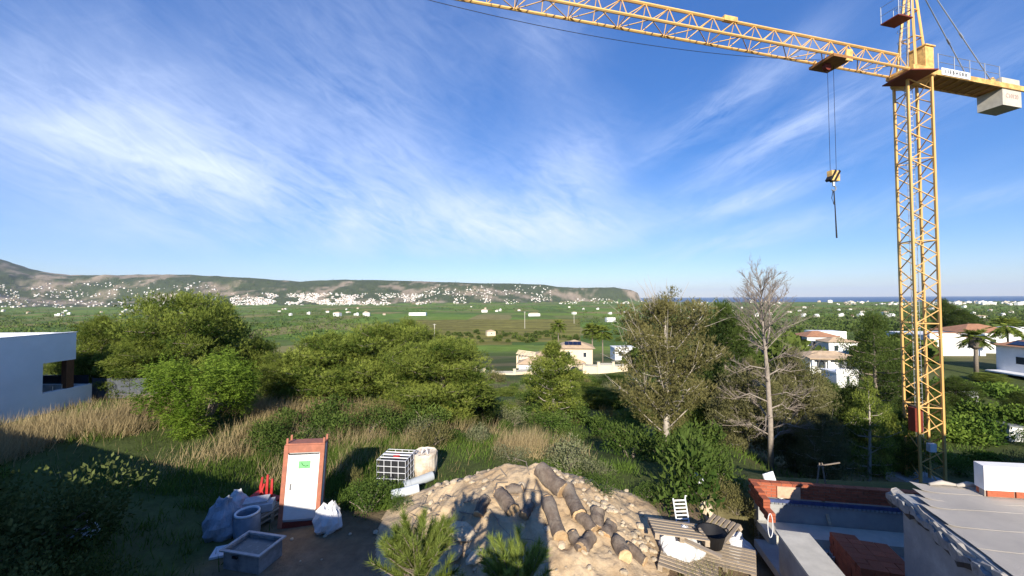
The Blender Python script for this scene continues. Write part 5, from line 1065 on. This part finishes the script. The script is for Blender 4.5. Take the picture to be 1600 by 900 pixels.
villa()
def palm(x, ytop, dp, hgt, rad, lb, seed, thick=.16, skirt=False):
    rng = np.random.default_rng(seed); q = at(x, ytop, dp); gz = q[2] - hgt; t = thing('palm_tree', (q[0], q[1], gz), lb, 'palm tree'); hz0 = hgt - rad * .55
    part('trunk', MB().tube([(0, 0, -1), (.05, 0, hz0 * .5), (0, 0, hz0)], [thick * 1.2, thick, thick], 8), branch_m, t, True); V = []; T = []; tn = []; k = 0
    for i in range(46):
        a = i * 2.4; e = rng.uniform(-.7, 1.25); d = np.array([math.cos(a) * math.cos(e), math.sin(a) * math.cos(e), math.sin(e)]); n = 30; tt = np.linspace(.25, 1, n)[:, None]; P = np.array([0, 0, hz0]) + d * rad * tt + np.array([0, 0, -1]) * rad * .35 * tt ** 2
        sd = np.cross(d, [0, 0, 1.]); sd /= max(np.linalg.norm(sd), .01)
        for s in (-1, 1):
            Dv = sd * s * .8 + d * .7 + np.array([0, 0, -.25]); Dv = np.tile(Dv / np.linalg.norm(Dv), (n, 1)) + rng.normal(0, .12, (n, 3)); v, f = blades(P, Dv, rad * .32, rad * .05, rng); V.append(v); T.append(f + k); k += len(v); tn.append(np.full(len(v), np.clip(.4 + .3 * math.sin(e) + .1 * rng.normal(), 0, 1)))
    obj('fronds', fast_mesh('fronds', np.concatenate(V), np.concatenate(T), pineM, np.concatenate(tn)), t)
    if skirt: part('dead_skirt', MB().lathe([(.2, hz0), (rad * .42, hz0 - .2), (rad * .36, hz0 - 1.6), (.2, hz0 - 2.0)], 12), bark_m, t)
palm(1523, 516, 62, 6.0, 2.0, 'fan palm with round crown in front of the long white house', 1, .25, True); palm(1573, 498, 78, 7, 2.6, 'palm with ragged crown at the right behind the houses', 2); palm(925, 507, 104, 10.5, 2.5, 'tall slim palm right of the villa, left of the pair', 3); palm(941, 510, 103, 10, 2.6, 'tall slim palm right of the villa, right of the pair', 4); palm(872, 501, 125, 9, 2.6, 'palm behind the villa roof', 5)
# poles in the fields
for x, y0, y1, dp in ((679, 525, 506, 300), (820, 509, 487, 420), (897, 502, 489, 520)):
    a = at(x, y0, dp); b = at(x, y1, dp); t = thing('utility_pole', tuple(a), {679: 'pale utility pole above the central pines', 820: 'utility pole in the middle of the vineyard', 897: 'utility pole beyond the villa in the green field'}[x], 'utility pole'); hgt = b[2] - a[2]; barpart('shaft', (0, 0, -3), (0, 0, hgt), .28, conc_light, t, 6); boxpart('crossarm', (0, 0, hgt - .5), (2.4, .2, .25), conc_light, t)

# ------------------------------------------------------------------ far town, hillside houses, trees of the plain
def far():
    rng = np.random.default_rng(77)
    wm = mat('far_white_wall', (.78, .76, .72), .9, .08, .05); cm = mat('far_cream_wall', (.66, .56, .44), .9, .1, .05); vs = []
    for i, (w, d, h, roof, m, r) in enumerate(((12, 9, 6, 1, wm, terra), (14, 10, 6.5, 0, wm, wm), (9, 9, 6, 1, cm, terra), (16, 9, 4, 1, wm, tile), (11, 8, 8, 0, wm, wm), (13, 10, 7, 1, wm, tile))):
        b = MB().box((0, 0, h / 2 - 3), (w, d, h + 6)); 
        if roof: hip_roof(b, 0, 0, h, w, d, 2.0, .5, 1)
        else: b.box((w * .2, 0, h + 1.2), (w * .45, d * .7, 2.4), None, 0)
        for k in range(3): b.box((-w / 2 + (k + .5) * w / 3, -d / 2, h * .5), (1.6, .12, 1.8), None, 2)
        vs.append(b.mesh('far_house', [m, r, glass]))
    bl = []
    for i, (w, d, h) in enumerate(((34, 14, 22), (26, 14, 16), (44, 14, 13))):
        b = MB().box((0, 0, h / 2 - 3), (w, d, h + 6)); b.box((w * .1, 0, h + 1.5), (w * .3, d * .5, 3))
        for fl in range(int(h / 3.2)): b.box((0, -d / 2, 2 + fl * 3.2), (w * .92, .2, 1.3), None, 2)
        bl.append(b.mesh('apartment_block', [wm if i != 1 else cm, terra, mat('shaded_balcony', (.30, .27, .24), .8)]))
    regions = [  # name, label, group, x0,x1,y0,y1,count,big
        ('hillside_house', 'white house scattered on the green hillside at the left', 'houses on the left hillside', 0, 340, 440, 481, 620, 0), ('hillside_house', 'white house scattered on the green hillside at the left', 'houses on the left hillside', -100, 120, 445, 480, 90, 0),
        ('town_house', 'pale house packed into the white town below the hills', 'houses of the white town', 360, 660, 458, 477, 1700, 0), ('town_house', 'pale house packed into the white town below the hills', 'houses of the white town', 400, 560, 458, 475, 1000, 0),
        ('hill_house', 'white house on the hill slope right of the town', 'houses on the slope right of the town', 660, 860, 445, 470, 330, 0), ('coastal_house', 'low white house in the strip of town below the cape', 'houses below the cape', 640, 1000, 466, 475, 420, 0),
        ('coastal_house', 'white house in the coastal strip before the sea', 'houses on the coast', 1000, 1640, 467, 477, 480, 0), ('plain_house', 'small white farmhouse scattered on the green plain', 'farmhouses on the plain', 0, 1000, 479, 494, 44, 0),
        ('plain_house', 'small white house among trees on the right plain', 'houses on the right plain', 1050, 1600, 477, 500, 40, 0), ('apartment_block', 'pale apartment block on the coast before the sea', 'apartment blocks on the coast', 1140, 1400, 470, 474, 10, 1), ('apartment_block', 'pale apartment block on the coast before the sea', 'apartment blocks on the coast', 1470, 1640, 473, 477, 16, 1)]
    allh = []
    for nm, lb, gp, x0, x1, y0, y1, n, big in regions:
        xs = rng.uniform(x0, x1, n); ys = y0 + (y1 - y0) * rng.beta(1.5, 1.1, n); P, ok = ground(xs, ys, near=200); cl = fbm(xs * .05, ys * .16, 3, 91) if not big else np.ones(n)
        for p, o, c in zip(P, ok, cl):
            if o and c > (.40 if 'house' in nm and nm not in ('plain_house',) else 0) and p[2] > -51: allh.append((p[1], nm, lb, gp, p, big))
    allh.sort(key=lambda a: a[0] if not a[5] else a[0] * .4); V = []; T = []; mi = []; k = 0
    for i, (dp, nm, lb, gp, p, big) in enumerate(allh):
        s = rng.uniform(.7, 1.15) * (1.0 if big else .82); rz = rng.normal(0, .35); me = bl[rng.integers(3)] if big else vs[rng.integers(6)]
        if i < 290: o = obj(nm, me, None, (p[0], p[1], p[2]), rz, label=lb, cat='building' if big else 'house', group=gp); o.scale = (s, s, s)
        else:
            v = np.empty(len(me.vertices) * 3, np.float32); me.vertices.foreach_get('co', v); v = v.reshape(-1, 3) * s; c, s_ = math.cos(rz), math.sin(rz); v = np.stack([v[:, 0] * c - v[:, 1] * s_, v[:, 0] * s_ + v[:, 1] * c, v[:, 2]], 1) + p
            V.append(v); T += [tuple(q + k for q in pl.vertices) for pl in me.polygons]; mats_ = [m_.name for m_ in me.materials]; mi += [('w' if 'white' in mats_[pl.material_index] else 'c' if 'cream' in mats_[pl.material_index] else 'g' if 'glass' in mats_[pl.material_index] or 'balc' in mats_[pl.material_index] else 't') for pl in me.polygons]; k += len(v)
    me = bpy.data.meshes.new('distant_town'); me.from_pydata(np.concatenate(V).tolist(), [], T); ix = {'w': 0, 'c': 1, 't': 2, 'g': 3}
    for m_ in (wm, cm, terra, glass): me.materials.append(m_)
    me.polygons.foreach_set('material_index', [ix[q] for q in mi]); obj('distant_town', me, label='countless far white houses of the town and hillsides', cat='houses', kind='stuff')
    # trees of plain and hills: one uncountable mass
    def mass(name, label, xs, ys, size, per, seed, m, near=110):
        r = np.random.default_rng(seed); P, ok = ground(xs, ys, near=near); P = P[ok & (P[:, 2] > -51) & (P[:, 1] > near)]; n = len(P); sz = size * r.uniform(.6, 1.35, n)
        u = unit(n * per, r) * r.random((n * per, 1)) ** .33; c = np.repeat(P, per, 0); s_ = np.repeat(sz, per)[:, None]; Q = c + u * s_ * [1, 1, .75] + np.array([0, 0, .7]) * s_; Dv = u + unit(n * per, r) * .6; Dv /= np.linalg.norm(Dv, axis=1, keepdims=True)
        Vv, Tt = leaves(Q, Dv, (s_ * .75).ravel(), (s_ * .55).ravel(), r); tn = np.clip(np.repeat(r.uniform(.0, .8, n), per) + .2 * u[:, 2] + .1, 0, 1); obj(name, fast_mesh(name, Vv, Tt, m, np.repeat(tn, 4)), label=label, cat='trees', kind='stuff')
    n = 4300; xs = rng.uniform(-60, 1660, n); ys = 470 + 45 * rng.random(n) ** 1.5; f = fbm(xs * .02, ys * .15, 3, 17); inv = (xs > 590) & (xs < 905) & (ys > 487); k_ = (f > .36) & ~inv
    mass('plain_trees', 'dark green groves and trees spread over the plain', xs[k_], ys[k_], 3.4, 16, 5, hazelM)
    n = 1500; xs = rng.uniform(1040, 1640, n); ys = rng.uniform(474, 520, n); mass('plain_trees', 'dense trees of the right plain before the coast', xs, ys, 4.2, 20, 6, hazelM)
    n = 900; xs = rng.uniform(-40, 560, n); ys = rng.uniform(484, 530, n); mass('plain_trees', 'orchard and scrub on the left plain', xs, ys, 2.8, 18, 9, hazelM)
    n = 1500; xs = rng.uniform(0, 980, n); ys = rng.uniform(434, 474, n); mass('hill_trees', 'dark pines and scrub on the distant hills', xs, ys, 7.0, 8, 8, hazelM, 1500)
    n = 420; xs = rng.uniform(640, 1060, n); ys = 520 + 60 * rng.random(n); ok_ = ~((xs > 725) & (xs < 985) & (ys > 536)); xs, ys = xs[ok_], ys[ok_]; xs2 = rng.uniform(1180, 1640, n); ys2 = np.where((xs2 > 1440) | ((xs2 > 1255) & (xs2 < 1345)), rng.uniform(572, 604, n), rng.uniform(515, 590, n))
    mass('valley_trees', 'garden trees and hedges around the villas', np.concatenate([xs, xs2]), np.concatenate([ys, ys2]), 1.9, 120, 10, folmat('garden_foliage', (.05, .08, .018), (.13, .17, .04), .25), 70)
    MT = [pine(70 + i, 6, 2.6, .15, 16, clump=.95, per=34, nl=.34, nw=.07, m=darkpineM if i % 2 else pineM) for i in range(3)]
    for q in range(46):
        x = rng.uniform(700, 1640); y = rng.uniform(528, 600)
        if 730 < x < 985 and 535 < y < 600: continue
        if x > 1440 or 1255 < x < 1345: continue
        P, ok = ground(x, y, near=40); P = P[0]
        if P[1] > 260 or P[1] < 45: continue
        s = rng.uniform(.5, .95); plant('garden_tree', MT[q % 3], (P[0], P[1], P[2] - .1), 'rounded green tree in the valley gardens', 'tree', s, s * rng.uniform(.7, 1.0), rng.uniform(0, 6), 'trees in the valley gardens')
far()
